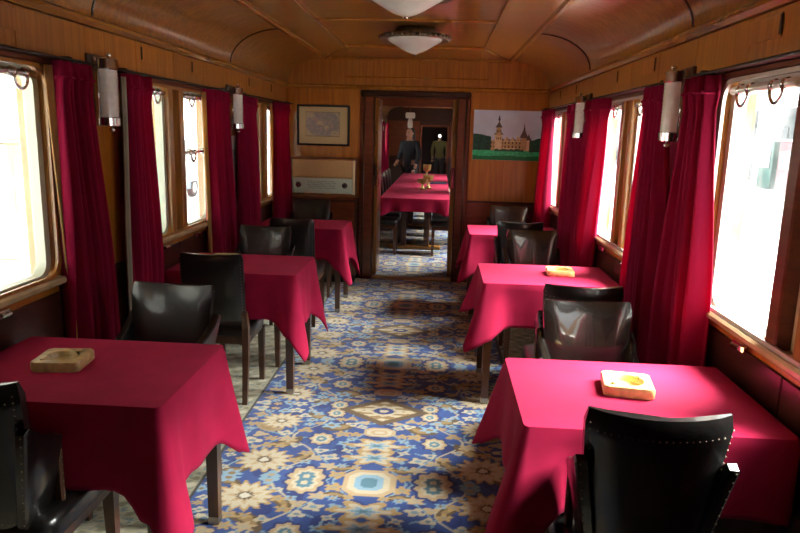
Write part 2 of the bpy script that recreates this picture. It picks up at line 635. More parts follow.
    C[(u > .765) & (u < .785)] = lin(52, 48, 44)
    return C * .70


def carpet(name, ys, y0, label):
    xs = np.concatenate([np.arange(-1.385, -.80, .016), np.arange(-.80, .80, .0075), np.arange(.80, 1.386, .016)])
    X, Y = np.meshgrid(xs, ys)
    P = np.stack([X, Y, np.zeros_like(X)], -1)
    C = carpet_cols(X, Y, y0)
    o = color_grid(name, P, None, C, 'woven_carpet')
    return tag(o, label, 'carpet')


ys = [YB + .02]
while ys[-1] < 7.33:
    y = ys[-1]
    ys.append(y + (.06 if y < 1.6 else (.0075 if y < 4.2 else .011)))
carpet('carpet', np.array(ys), 3.72, 'blue floral patterned carpet running down the aisle between the tables')
ys = np.arange(7.50, YF - .05, .02)
carpet('carpet', ys, 9.1, 'blue floral carpet seen through the doorway in the far saloon')
th = MB().cbox(-.45, .45, 7.345, 7.49, -.010, .010, .004).build('threshold', 'brass')
tag(th, 'metal threshold strip across the doorway floor', 'threshold')


# ------------------------------------------------------------------ side walls
def side_wall(name, s, y0, y1, centres):
    """s=-1 left, +1 right. root mesh with the window holes, veneer pieces as parts"""
    xa, xb = s * HW, s * (HW + .11)
    m = MB()
    X0, X1 = min(xa, xb), max(xa, xb)
    m.box(X0, X1, y0, y1, -.05, SILL - .02)
    m.box(X0, X1, y0, y1, HEAD, 2.50)
    e = y0
    for c in centres:
        m.box(X0, X1, e, c - WIN, SILL - .02, HEAD)
        e = c + WIN
    m.box(X0, X1, e, y1, SILL - .02, HEAD)
    root = m.build(name, 'honey_veneer')
    tag(root, kind='structure')
    ins = lambda d0, d1: (min(s * (HW - d1), s * (HW - d0)), max(s * (HW - d1), s * (HW - d0)))
    # wainscot panels
    edges = [y0] + [v for c in centres for v in (c - WIN, c, c + WIN)] + [y1]
    for a, b in zip(edges[:-1], edges[1:]):
        if b - a < .05: continue
        x0, x1 = ins(-.002, .010)
        MB().cbox(x0, x1, a + .003, b - .003, .10, .875, .004).build('wainscot_panel', 'dark_mahogany', root)
    x0, x1 = ins(-.002, .016)
    MB().cbox(x0, x1, y0, y1, 0.0, .097, .006).build('skirting_board', 'dark_mahogany', root)
    # pier panels
    piers = [(y0, centres[0] - WIN)] + [(a + WIN, b - WIN) for a, b in zip(centres[:-1], centres[1:])] + [(centres[-1] + WIN, y1)]
    for a, b in piers:
        if b - a < .04: continue
        x0, x1 = ins(-.002, .008)
        MB().cbox(x0, x1, a + .002, b - .002, .90, HEAD, .003).build('pier_panel', 'honey_veneer', root)
        x0, x1 = ins(-.002, .014)
        MB().cbox(x0, x1, a + .002, b - .002, .876, .899, .005).build('dado_rail', 'dark_mahogany', root)
    # window head board, frieze and crown moulding
    x0, x1 = ins(-.002, .018)
    MB().cbox(x0, x1, y0, y1, HEAD + .001, FRZ - .012, .004).build('head_board', 'red_mahogany', root)
    x0, x1 = ins(-.002, .034)
    MB().cbox(x0, x1, y0, y1, FRZ - .011, FRZ + .004, .005).build('head_moulding', 'dark_mahogany', root)
    step = BAY / 4
    a = y0
    k = math.ceil((y0 - 1.06) / step)
    cuts = [y0] + [1.06 + step * j for j in range(k, k + 40) if y0 + .05 < 1.06 + step * j < y1 - .05] + [y1]
    for a, b in zip(cuts[:-1], cuts[1:]):
        x0, x1 = ins(-.002, .012)
        MB().cbox(x0, x1, a + .0015, b - .0015, FRZ + .005, 2.052, .003).build('frieze_panel', 'frieze_veneer', root)
    x0, x1 = ins(-.002, .030)
    MB().prism([(s * HW, 2.054), (s * (HW - .022), 2.058), (s * (HW - .036), 2.075), (s * (HW - .036), 2.092), (s * HW, 2.10)], 'y', y0, y1).build('crown_moulding', 'moulding_wood', root)
    # small flush ventilator flaps in the frieze
    for c in centres:
        for dy in (-.47, .30):
            x0, x1 = ins(.0125, .0165)
            if c + dy + .26 > y1: continue
            h = MB().cbox(x0, x1, c + dy, c + dy + .24, 1.955, 2.035, .003).build('ventilator_flap', 'frieze_veneer', root)
            x0, x1 = ins(.0165, .019)
            MB().cbox(x0, x1, c + dy - .005, c + dy + .012, 1.962, 2.030, .001).build('finger_slot', 'dark_slot', h)
    return root


side_wall('wall_left', -1, YB, YE, BAYS)
side_wall('wall_right', 1, YB, YE, BAYS)
side_wall('wall_left_far', -1, YE + .12, YF, FBAYS)
side_wall('wall_right_far', 1, YE + .12, YF, FBAYS)


# ------------------------------------------------------------------ windows
def make_window(name, s, c, half_open=False, simple=False):
    root = empty(name, (0, c, 0))
    tag(root, kind='structure')
    X = lambda a, b: (min(s * a, s * b), max(s * a, s * b))
    # lining of the opening
    m = MB()
    x0, x1 = X(HW - .012, HW + .11)
    for y0, y1, z0, z1 in ((-WIN, -WIN + .030, SILL, HEAD), (WIN - .030, WIN, SILL, HEAD), (-WIN + .030, WIN - .030, HEAD - .014, HEAD)):
        m.cbox(x0, x1, y0, y1, z0, z1, .006)
    m.build('frame', 'frame_oak', root)
    # bright metal trim round the opening
    m = MB()
    oh = HEAD - SILL - .002
    ring_frame(m, rrect(2 * WIN - .004, oh, .09), rrect(2 * WIN - .060, oh - .030, .075), s * (HW - .026), s * (HW - .013), 0, SILL + oh / 2)
    m.build('opening_trim', 'backlit_aluminium' if s > 0 else 'frame_oak', root, autos=40)
    # sill board
    x0, x1 = X(HW - .045, HW + .11)
    m = MB().cbox(x0, x1, -WIN - .01, WIN + .01, SILL - .03, SILL, .008)
    m.build('window_sill', 'sill_wood', root)
    # middle: two oak posts with a pale strip between
    x0, x1 = X(HW - .020, HW + .10)
    for y0, y1 in ((-.125, -.055), (.055, .125)):
        MB().cbox(x0, x1, y0, y1, SILL, HEAD - .014, .006).build('mullion_post', 'red_mahogany' if (s > 0 and y0 > 0 and c < 3) else 'frame_oak', root)
    x0, x1 = X(HW + .03, HW + .06)
    MB().cbox(x0, x1, -.055, .055, SILL, HEAD - .014, .004).build('mullion_strip', 'cream_metal', root)
    for sgn in (-1, 1):
        cy = sgn * (.125 + WIN - .030) / 2
        wd = (WIN - .030 - .125)
        hh = HEAD - .014 - SILL
        cz = SILL + hh / 2
        m = MB()
        ring_frame(m, rrect(wd - .006, hh - .004, .075), rrect(wd - .080, hh - .040, .055), s * (HW + .006), s * (HW + .052), cy, cz)
        m.build('metal_frame', 'grey_green_metal' if s < 0 else 'backlit_aluminium', root, autos=40)
        m = MB()
        P = [(s * (HW + .043), cy + p[0], cz + p[1]) for p in rrect(wd - .074, hh - .03, .055)]
        P2 = [(s * (HW + .046), p[1], p[2]) for p in P]
        n = len(P)
        m.add(P + P2, [tuple(range(n)), tuple(range(n, 2 * n))] + [(i, (i + 1) % n, n + (i + 1) % n, n + i) for i in range(n)])
        m.build('pane', 'window_glass', root)
        # chrome pull bar along the top of the sash with two loop handles
        for zz in ([HEAD - .048] + ([1.44] if half_open and sgn > 0 else [])):
            m = MB()
            m.tube([(s * (HW - .004), cy - wd / 2 + .04, zz), (s * (HW - .004), cy + wd / 2 - .04, zz)], .016 if zz > 1.5 else .010, 10)
            rail = m.build('pull_rail', 'backlit_aluminium' if s > 0 else 'aged_chrome', root, smooth=True)  # right rails paler and less metallic, standing in for backlit chrome
            if not simple:
                for dy in (-.13, .13):
                    a = [(s * (HW - .016), cy + dy + .045 * math.cos(t), zz - .010 - .052 * math.sin(t)) for t in np.linspace(0, PI, 11)]
                    m = MB().tube(a, .0075, 7)
                    for e_ in (-.04, .04):
                        m.tube([(s * (HW - .004), cy + dy + e_ - .009, zz), (s * (HW - .004), cy + dy + e_ + .009, zz)], .022, 8)
                    m.build('loop_handle', 'chrome', rail, smooth=True)
    # chrome catches under the sill
    if not simple:
        for dy in (-.27, .29):
            x0, x1 = X(HW - .034, HW - .009)
            m = MB().cbox(x0, x1, dy - .045, dy + .045, .868, .900, .007)
            m.tube([(s * (HW - .036), dy - .028, .884), (s * (HW - .036), dy + .028, .884)], .010, 8)
            m.build('window_catch', 'chrome', root)
    return root


for k, c in enumerate(BAYS):
    make_window('window_%d' % (2 * k + 1), -1, c, half_open=(k == 1))
    make_window('window_%d' % (2 * k + 2), 1, c)
for k, c in enumerate(FBAYS):
    make_window('window_%d' % (2 * k + 9), -1, c, simple=True)
    make_window('window_%d' % (2 * k + 10), 1, c, simple=True)

# ------------------------------------------------------------------ ceiling
def cove_profile(s, n=10, off=0.0):
    return [(s * (.96 + (.412 + off) * math.cos(t)), 2.098 + (.262 + off) * math.sin(t)) for t in np.linspace(0, PI / 2, n)]


def ceiling(name, y0, y1, joints, battens, lamps_y, inner=.63, end_band=1.03):
    m = MB()
    m.box(-1.5, 1.5, y0, y1, 2.42, 2.47)
    # dark backing behind the cove joints
    for s in (-1, 1):
        a = cove_profile(s, 10, .012); b = cove_profile(s, 10, .03)
        m.loft([[(p[0], y, p[1]) for p in a + b[::-1]] for y in (y0, y1)])
    root = m.build(name, 'dark_mahogany')
    tag(root, kind='structure')
    cuts = [y0] + [j for j in joints if y0 < j < y1] + [y1]
    for s in (-1, 1):
        for a, b in zip(cuts[:-1], cuts[1:]):
            p = cove_profile(s, 14); q = cove_profile(s, 14, .010)
            MB().loft([[(t[0], y, t[1]) for t in p + q[::-1]] for y in (a + .004, b - .004)]).build('cove_panel', 'ceiling_veneer', root, autos=30)
    # thin bead on each joint
    for j in cuts[1:-1]:
        for s in (-1, 1):
            m = MB().tube([(s * (.96 + .408 * math.cos(t)), j, 2.098 + .258 * math.sin(t)) for t in np.linspace(0.02, PI / 2, 14)], .006, 6)
            m.build('cove_bead', 'dark_mahogany', root, smooth=True)
    # flat border band and mouldings
    ye = y1 - end_band
    for s in (-1, 1):
        x0, x1 = min(s * .965, s * inner), max(s * .965, s * inner)
        for a, b in zip(cuts[:-1], cuts[1:]):
            MB().cbox(x0, x1, a + .001, b - .001, FLAT, FLAT + .02, .002).build('border_board', 'moulding_wood', root)
        MB().cbox(min(s * .945, s * .985), max(s * .945, s * .985), y0, y1 - .02, FLAT - .018, FLAT + .004, .006).build('ceiling_bead', 'moulding_wood', root)
        MB().cbox(min(s * (inner - .008), s * (inner + .018)), max(s * (inner - .008), s * (inner + .018)), y0, ye, FLAT - .010, FLAT + .02, .005).build('ceiling_bead', 'moulding_wood', root)
        # mitre line
        d = Vector((s * (.945 - inner), y1 - .03 - ye, 0))
        MB().tube([(s * inner, ye, FLAT - .001), (s * .945, y1 - .03, FLAT - .001)], .008, 6).build('mitre_bead', 'moulding_wood', root, smooth=True)
    MB().cbox(-inner, inner, ye, y1, FLAT, FLAT + .02, .002).build('border_board', 'ceiling_flat_veneer', root)
    MB().cbox(-inner, inner, ye - .012, ye + .012, FLAT - .010, FLAT + .02, .005).build('ceiling_bead', 'moulding_wood', root)
    MB().cbox(-.985, .985, y1 - .05, y1 - .012, FLAT - .020, FLAT + .004, .006).build('ceiling_bead', 'moulding_wood', root)
    bt = [y0] + [b for b in battens if y0 < b < ye - .2] + [ye]
    for a, b in zip(bt[:-1], bt[1:]):
        MB().cbox(-inner, inner, a + .001, b - .001, FLAT + .012, FLAT + .03, .002).build('ceiling_panel', 'ceiling_flat_veneer', root)
    for b in bt[1:-1]:
        MB().cbox(-inner, inner, b - .014, b + .014, FLAT + .002, FLAT + .014, .004).build('batten', 'moulding_wood', root)
    return root


ceiling('ceiling', YB, YE, [1.06, 3.22, 5.33], [.7, 2.1, 3.5, 4.9], [])
ceiling('ceiling_far', YE + .12, YF, [10.1, 12.2, 14.3, 16.4, 18.5], [9.0, 11.0, 13.0, 15.0, 17.0, 19.0], [], end_band=.9)
# deep cross beams of the far saloon seen through the doorway
for k, y in enumerate((8.6, 12.6)):
    tag(MB().cbox(-1.37, 1.37, y, y + .16, 2.07, 2.40, .01).build('trim_%d' % (k + 1), 'red_mahogany'), kind='structure')

# ------------------------------------------------------------------ end partition with doorway
DL, DR, DH = -.45, .44, 1.975
TL, TR, TH = -.595, .575, 2.035
m = MB()
m.box(-1.5, DL, YE + .001, YE + .12, -.05, 2.45)
m.box(DR, 1.5, YE + .001, YE + .12, -.05, 2.45)
m.box(DL, DR, YE + .001, YE + .12, DH, 2.45)
we = m.build('wall_end', 'honey_veneer')
tag(we, kind='structure')
for a, b in ((-1.385, TL), (TR, 1.385)):
    MB().cbox(a + .002, b - .002, YE - .010, YE + .002, .905, 2.045, .003).build('veneer_panel', 'honey_veneer', we)
    MB().cbox(a + .002, b - .002, YE - .012, YE + .002, .10, .878, .004).build('wainscot_panel', 'red_mahogany', we)
    MB().cbox(a + .002, b - .002, YE - .018, YE + .002, .880, .903, .005).build('dado_rail', 'dark_mahogany', we)
    MB().cbox(a + .002, b - .002, YE - .018, YE + .002, 0, .098, .005).build('skirting_board', 'dark_mahogany', we)
MB().cbox(-1.37, 1.37, YE - .022, YE + .002, 2.048, 2.085, .006).build('rail_moulding', 'moulding_wood', we)
arc = [(1.37, 2.09)] + cove_profile(1, 12) + cove_profile(-1, 12)[::-1] + [(-1.37, 2.09)]
MB().prism(arc[::-1], 'y', YE - .008, YE + .002).build('tympanum_panel', 'frieze_veneer', we)
MB().cbox(-.75, .75, YE - .014, YE - .004, 2.16, 2.175, .003).build('rail_moulding', 'moulding_wood', we)
# architrave
for a, b in ((TL, DL), (DR, TR)):
    MB().cbox(a, b, YE - .030, YE + .14, 0, DH, .010).build('door_post', 'red_mahogany', we)
MB().cbox(TL, TR, YE - .030, YE + .14, DH, TH, .010).build('door_head', 'dark_mahogany', we)
for xx in (TL + .045, TR - .045):
    MB().tube([(xx, YE - .034, .05), (xx, YE - .034, DH + .02)], .011, 8).build('door_post_bead', 'leg_wood', we, smooth=True)


# double doors standing open into the far saloon
def door_leaf(name, x, s):
    root = empty(name, (x, YE + .14, 0))
    tag(root, kind='structure')
    a, b = (0, .042) if s > 0 else (-.042, 0)
    MB().cbox(a, b, 0.0, .43, .02, DH - .01, .006).build('door_panel', 'frame_oak', root)
    face = b if s > 0 else a
    ox = s * .004
    for z0, z1 in ((.12, .80), (1.0, 1.85)):
        MB().cbox(min(face - ox, face + ox), max(face - ox, face + ox), .07, .36, z0, z1, .003).build('inset_panel', 'red_mahogany', root)
    MB().cbox(min(face, face + s * .008), max(face, face + s * .008), .02, .055, 1.00, 1.22, .003).build('push_plate', 'chrome', root)
    MB().cbox(a + .008, b - .008, -.004, .002, 1.02, 1.24, .001).build('lock_plate', 'chrome', root)
    MB().lathe([(.001, -.012), (.009, -.010), (.011, -.002), (.009, .006)], 10, ((a + b) / 2, -.001, 1.60), 'y').build('door_stud', 'chrome', root, smooth=True)
    MB().cbox(min(face, face + s * .012), max(face, face + s * .012), .0, .03, DH - .10, DH - .03, .003).build('hinge', 'aged_chrome', root)
    return root


door_leaf('door_1', DL, 1)
door_leaf('door_2', DR, -1)

# wall behind the camera
tag(MB().box(-1.5, 1.5, YB - .12, YB, -.05, 2.47).build('wall_back', 'dark_mahogany'), kind='structure')
# far end wall of the next saloon, with a passage
m = MB()
m.box(-1.5, -.30, YF, YF + .1, -.05, 2.47); m.box(.46, 1.5, YF, YF + .1, -.05, 2.47); m.box(-.30, .46, YF, YF + .1, 1.78, 2.47)
wf = m.build('wall_far', 'dark_mahogany')
tag(wf, kind='structure')
for a, b in ((-.36, -.30), (.46, .52)):
    MB().cbox(a, b, YF - .03, YF + .11, 0, 1.78, .008).build('door_post', 'red_mahogany', wf)
MB().cbox(-.36, .52, YF - .03, YF + .11, 1.78, 1.84, .008).build('door_head', 'red_mahogany', wf)
MB().cbox(-1.38, -.38, YF - .02, YF + .002, .9, 1.95, .006).build('veneer_panel', 'red_mahogany', wf)
MB().cbox(.54, 1.38, YF - .02, YF + .002, .9, 1.95, .006).build('veneer_panel', 'red_mahogany', wf)
m = MB()
m.box(-1.5, -1.4, YF + .1, YF + 3, -.05, 2.47); m.box(1.4, 1.5, YF + .1, YF + 3, -.05, 2.47); m.box(-1.5, 1.5, YF + 3, YF + 3.1, -.05, 2.47)
m.box(-1.5, 1.5, YF + .1, YF + 3, 2.42, 2.47)
tag(m.build('wall_vestibule', 'dark_mahogany'), kind='structure')


# ------------------------------------------------------------------ curtains
def make_curtain(name, s, y0t, y1t, y0b, y1b, zt, zb, label, group, folds=6, lining=None, seed=0, tail=0.0):
    """pleated hanging: y range at head and at foot; pleats run in x"""
    r = random.Random(seed)
    cx = s * 1.318
    root = empty(name, (cx, (y0b + y1b) / 2, zb))
    tag(root, label, 'curtain', group)
    nu, nv = folds * 8 + 1, 26
    ph = r.uniform(0, 6)
    jit = [r.uniform(-.25, .25) for _ in range(folds + 2)]
    amp = [r.uniform(.75, 1.1) for _ in range(folds + 2)]
    def P(i, j, dx=0.0):
        u = i / (nu - 1); t = j / (nv - 1)
        uu = u + .03 * math.sin(2 * PI * u * 2 + ph)
        e = 1 / (1 + math.exp(-(t - .32) * 9))       # gathered head opens out below
        y = (y0t + (y1t - y0t) * uu) * (1 - e) + (y0b + (y1b - y0b) * uu) * e
        k = min(folds, int(u * folds))
        a = (.028 + .044 * min(1, t * 1.8)) * amp[k]
        x = a * math.sin(2 * PI * u * folds + jit[k] + .8 * math.sin(t * 2 + ph)) + .010 * math.sin(t * 3 + u * 9 + ph)
        z = zt + (zb - zt) * t
        if t < .05: x *= 1.5
        return (cx + s * x * .80 + dx, y, z)
    m = MB()
    front = [P(i, j) for j in range(nv) for i in range(nu)]
    fs = [(j * nu + i, j * nu + i + 1, (j + 1) * nu + i + 1, (j + 1) * nu + i) for j in range(nv - 1) for i in range(nu - 1)]
    m.add(front, fs)
    o = m.build('velvet', 'red_velvet', root, smooth=True)
    o.location = (-cx, -(y0b + y1b) / 2, -zb)
    sm = o.modifiers.new('thick', 'SOLIDIFY'); sm.thickness = .003
    # gathered heading tape
    m = MB()
    pts = [P(i, 1, -s * .004) for i in range(nu)]
    m.tube(pts, .007, 6)
    h = m.build('gathered_heading', 'red_velvet', root, smooth=True)
    h.location = o.location
    if lining:
        ya, yb, lm, dx = lining
        m = MB()
        ring = []
        for j in range(nv):
            t = j / (nv - 1)
            e = 1 / (1 + math.exp(-(t - .32) * 9))
            f0 = (y0t * (1 - e) + y0b * e) if ya < 0 else (y1t * (1 - e) + y1b * e)
            for i in range(9):
                q = i / 8
                wq = max(.12, 1 - 1.5 * t) if lm == 'curtain_lining' else 1.0
                ring.append((cx + s * (dx + .012 * math.sin(q * 9)), f0 + (ya * (1 - q)) * wq + yb * q, zt - .02 + (zb + .03 - zt) * t))
        m.add(ring, [(j * 9 + i, j * 9 + i + 1, (j + 1) * 9 + i + 1, (j + 1) * 9 + i) for j in range(nv - 1) for i in range(8)])
        l = m.build('lining', lm, root, smooth=True)
        l.location = o.location
        sm = l.modifiers.new('thick', 'SOLIDIFY'); sm.thickness = .002
    return root


G = 'red window curtains of the near saloon'
make_curtain('curtain', 1, 2.80, 3.02, 2.63, 3.08, 1.862, .20, 'bright crimson curtain beside the nearest right window, lit from behind', G, 6, seed=1)
make_curtain('curtain', 1, 3.34, 3.64, 3.18, 3.66, 1.862, .20, 'dark red curtain just past the right wall lamp nearest the camera', G, 6, seed=2)
make_curtain('curtain', 1, 4.52, 4.98, 4.66, 5.02, 1.862, .20, 'crimson curtain on the right at the far edge of the second window', G, 6, seed=3)
make_curtain('curtain', 1, 5.28, 5.72, 5.10, 5.66, 1.862, .20, 'dark red curtain on the right just past the farther wall lamp', G, 6, seed=4)
make_curtain('curtain', 1, 6.62, 7.12, 6.66, 7.20, 1.862, .20, 'crimson curtain in the far right corner beside the castle picture', G, 6, seed=5)
make_curtain('curtain', -1, 2.80, 3.06, 2.84, 3.14, 1.862, .20, 'wine red curtain with golden lining edge at the nearest left window', G, 6, lining=(-.035, .03, 'curtain_lining', .03), seed=6)
make_curtain('curtain', -1, 3.42, 3.66, 3.38, 3.68, 1.862, .20, 'dark wine curtain with grey lining edge beyond the nearest left lamp', G, 5, lining=(-.05, -.005, 'grey_lining', -.005), seed=7)
make_curtain('curtain', -1, 4.64, 5.05, 4.68, 5.10, 1.862, .20, 'red curtain glowing orange at its edge, left second window far side', G, 6, lining=(-.02, .05, 'curtain_lining', .03), seed=8)
make_curtain('curtain', -1, 5.36, 5.76, 5.40, 5.80, 1.862, .20, 'dark red curtain right of the white framed picture on the left wall', G, 6, seed=9)
make_curtain('curtain', -1, 6.52, 7.02, 6.56, 7.06, 1.862, .20, 'red curtain in the far left corner beside the radio, edge lit orange', G, 6, lining=(-.02, .05, 'curtain_lining', .03), seed=10)
# curtains at the near end of the nearest windows, just outside the frame
for s, sd in ((-1, 'left'), (1, 'right')):
    make_curtain('curtain', s, 1.30, 1.84 if s < 0 else 1.66, 1.26, 1.84 if s < 0 else 1.66, 1.862, .20, 'red curtain at the near end of the nearest %s window' % sd, 'red window curtains of the near saloon', 5, seed=30 + s)
ORDN = ['first', 'second', 'third', 'fourth', 'fifth', 'sixth', 'seventh', 'eighth', 'ninth', 'tenth', 'eleventh', 'twelfth']
for kc, c in enumerate(FBAYS):
    for s in (-1, 1):
        for e in (-1, 1):
            make_curtain('curtain', s, c + e * .72 - .22, c + e * .72 + .22, c + e * .72 - .24, c + e * .72 + .24, 1.862, .20,
                         'red curtain in the far saloon, %s past the doorway along its %s wall' % (ORDN[2 * kc + (e > 0)], 'left' if s < 0 else 'right'), 'red curtains of the far saloon', 5, seed=int(c * 10) + e + s)
for c in BAYS:
    for s in (-1, 1):
        side = {2.12: 'nearest', 4.24: 'middle', 6.36: 'farthest'}[c]
        m = MB().tube([(s * 1.318, max(c - .98, YB), 1.874), (s * 1.318, min(c + .96, YE - .03), 1.874)], .006, 8)
        for y in (c - .80, c + .80):
            m.cbox(min(s * 1.318, s * 1.385), max(s * 1.318, s * 1.385), y - .015, y + .015, 1.862, 1.888, .004)
        o = m.build('curtain_rod', 'dark_rod')
        tag(o, 'dark curtain rod above the %s %s window' % (side, 'left' if s < 0 else 'right'), 'curtain rod')


# ------------------------------------------------------------------ wall lamps
def make_wall_lamp():
    root = empty('wall_lamp')
    # local: wall plane at x=0, lamp stands out to +x
    MB().cbox(.0, .022, -.085, .085, .02, .36, .005).build('backplate', 'dark_mahogany', root)
    MB().cbox(.018, .05, -.062, .062, .0, .345, .006).build('reflector', 'aged_chrome', root)
    ring = lambda r: [(.055 + r * math.cos(t), r * 1.15 * math.sin(t)) for t in np.linspace(-PI / 2, PI / 2, 13)]
    m = MB()
    rr = []
    n = 26
    for k in range(n):
        z = .045 + .24 * k / (n - 1)
        r = .052 + .0012 * (k % 2)
        rr.append([(x, y, z) for x, y in ring(r)])
    m.loft(rr)
    m.build('glass_shade', 'ribbed_glass', root, autos=50)
    for z0, z1 in ((.0, .046), (.284, .340)):
        MB().loft([[(x, y, z) for x, y in ring(r)] for r, z in ((.054, z0), (.058, z0 + .004), (.058, z1 - .004), (.054, z1))]).build('cap', 'chrome', root, autos=40)
        zz = z1 if z0 > .1 else z0
        sg = 1 if z0 > .1 else -1
        MB().lathe([(.006, 0), (.006, sg * .010), (.013, sg * .014), (.013, sg * .024), (.003, sg * .030)], 10, (.075, 0, zz)).build('finial', 'chrome', root, smooth=True)
    for y in (-.066, .066):
        MB().tube([(.050, y, .04), (.050, y, .29)], .004, 6).build('side_rod', 'chrome', root, smooth=True)
    return root


wl = make_wall_lamp()
first = True
for y, w_ in ((3.25, 'nearest'), (5.34, 'farther')):
    for s in (-1, 1):
        o = wl if first else copy_tree(wl)
        first = False
        o.location = (s * (HW - .009), y, 1.600)
        o.scale = (1, 1, .92)
        o.rotation_euler = (0, 0, 0 if s < 0 else PI)
        tag(o, 'tubular glass wall lamp with chrome caps, %s one on the %s wall' % (w_, 'left' if s < 0 else 'right'), 'wall lamp', 'tubular wall lamps')
for kl, y in enumerate((10.12, 12.24, 14.36, 16.48, 18.60)):
    for s in (-1, 1):
        o = copy_tree(wl)
        o.location = (s * (HW - .009), y, 1.60)
        o.rotation_euler = (0, 0, 0 if s < 0 else PI)
        tag(o, 'tubular wall lamp in the far saloon, %s past the doorway on its %s wall' % (ORDN[kl], 'left' if s < 0 else 'right'), 'wall lamp', 'wall lamps of the far saloon')


# ------------------------------------------------------------------ ceiling lamps
def make_ceiling_lamp(R=.262):
    root = empty('ceiling_lamp')
    MB().lathe([(.02, .062), (R * .55, .062), (R * .60, .035), (R * .62, 0.0), (.02, 0.0)], 32).build('canopy', 'filigree_metal', root, autos=40)
    m = MB()
    m.lathe([(R * .74, .008), (R * .97, .012), (R, .0), (R, -.016), (R * .96, -.024), (R * .74, -.012)], 40)
    rim = m.build('rim', 'filigree_metal', root, autos=40)
    n = 40
    m = MB()
    for k in range(n):
        a = 2 * PI * k / n
        m.lathe([(.002, -.014), (.011, -.009), (.014, 0), (.011, .009), (.002, .014)], 7, (R * math.cos(a), R * math.sin(a), -.006))
    m.build('beaded_edge', 'filigree_metal', rim, smooth=True)
    prof = [(R * .80, -.008), (R * .76, -.026), (R * .64, -.045), (R * .50, -.066), (R * .36, -.088), (R * .22, -.106), (R * .10, -.116), (.004, -.119)]
    MB().lathe(prof, 40).build('glass_bowl', 'frosted_glass', root, smooth=True)
    MB().lathe([(.004, .006), (.013, .0), (.013, -.006), (.004, -.013)], 12, (0, 0, -.119)).build('finial', 'aged_chrome', root, smooth=True)
    return root


cl = make_ceiling_lamp()
for k, (x, y, lab) in enumerate(((.07, 3.62, 'shallow frosted glass ceiling lamp cut off by the top of the photo'), (.05, 5.28, 'frosted glass bowl ceiling lamp with dark metal rim, fully in view'),
                                 (.02, 11.0, 'small frosted ceiling lamp seen through the doorway'))):
    o = cl if k == 0 else copy_tree(cl)
    o.location = (x, y, 2.306 if k < 2 else 2.27)
    tag(o, lab, 'ceiling lamp', 'frosted ceiling lamps')


# ------------------------------------------------------------------ tables and cloths
def make_table(x0, x1, y0, y1):
    cx, cy = (x0 + x1) / 2, (y0 + y1) / 2
    root = empty('dining_table', (cx, cy, 0))
    a, b = (x1 - x0) / 2, (y1 - y0) / 2
    MB().cbox(-a, a, -b, b, .725, .750, .006).build('tabletop', 'leg_wood', root)
    MB().cbox(-a + .05, a - .05, -b + .05, b - .05, .64, .725, .004).build('apron', 'leg_wood', root)
    for sx in (-1, 1):
        for sy in (-1, 1):
            px, py = sx * (a - .035), sy * (b - .035)
            def sq(h, z): return [(px - h, py - h, z), (px + h, py - h, z), (px + h, py + h, z), (px - h, py + h, z)]
            leg = MB().loft([sq(.021, .035), sq(.025, .5), sq(.025, .725)]).build('leg', 'leg_wood', root)
            MB().loft([sq(.017, .0), sq(.022, .004), sq(.022, .034), sq(.019, .036)]).build('foot_cap', 'foot_metal', leg)
    return root


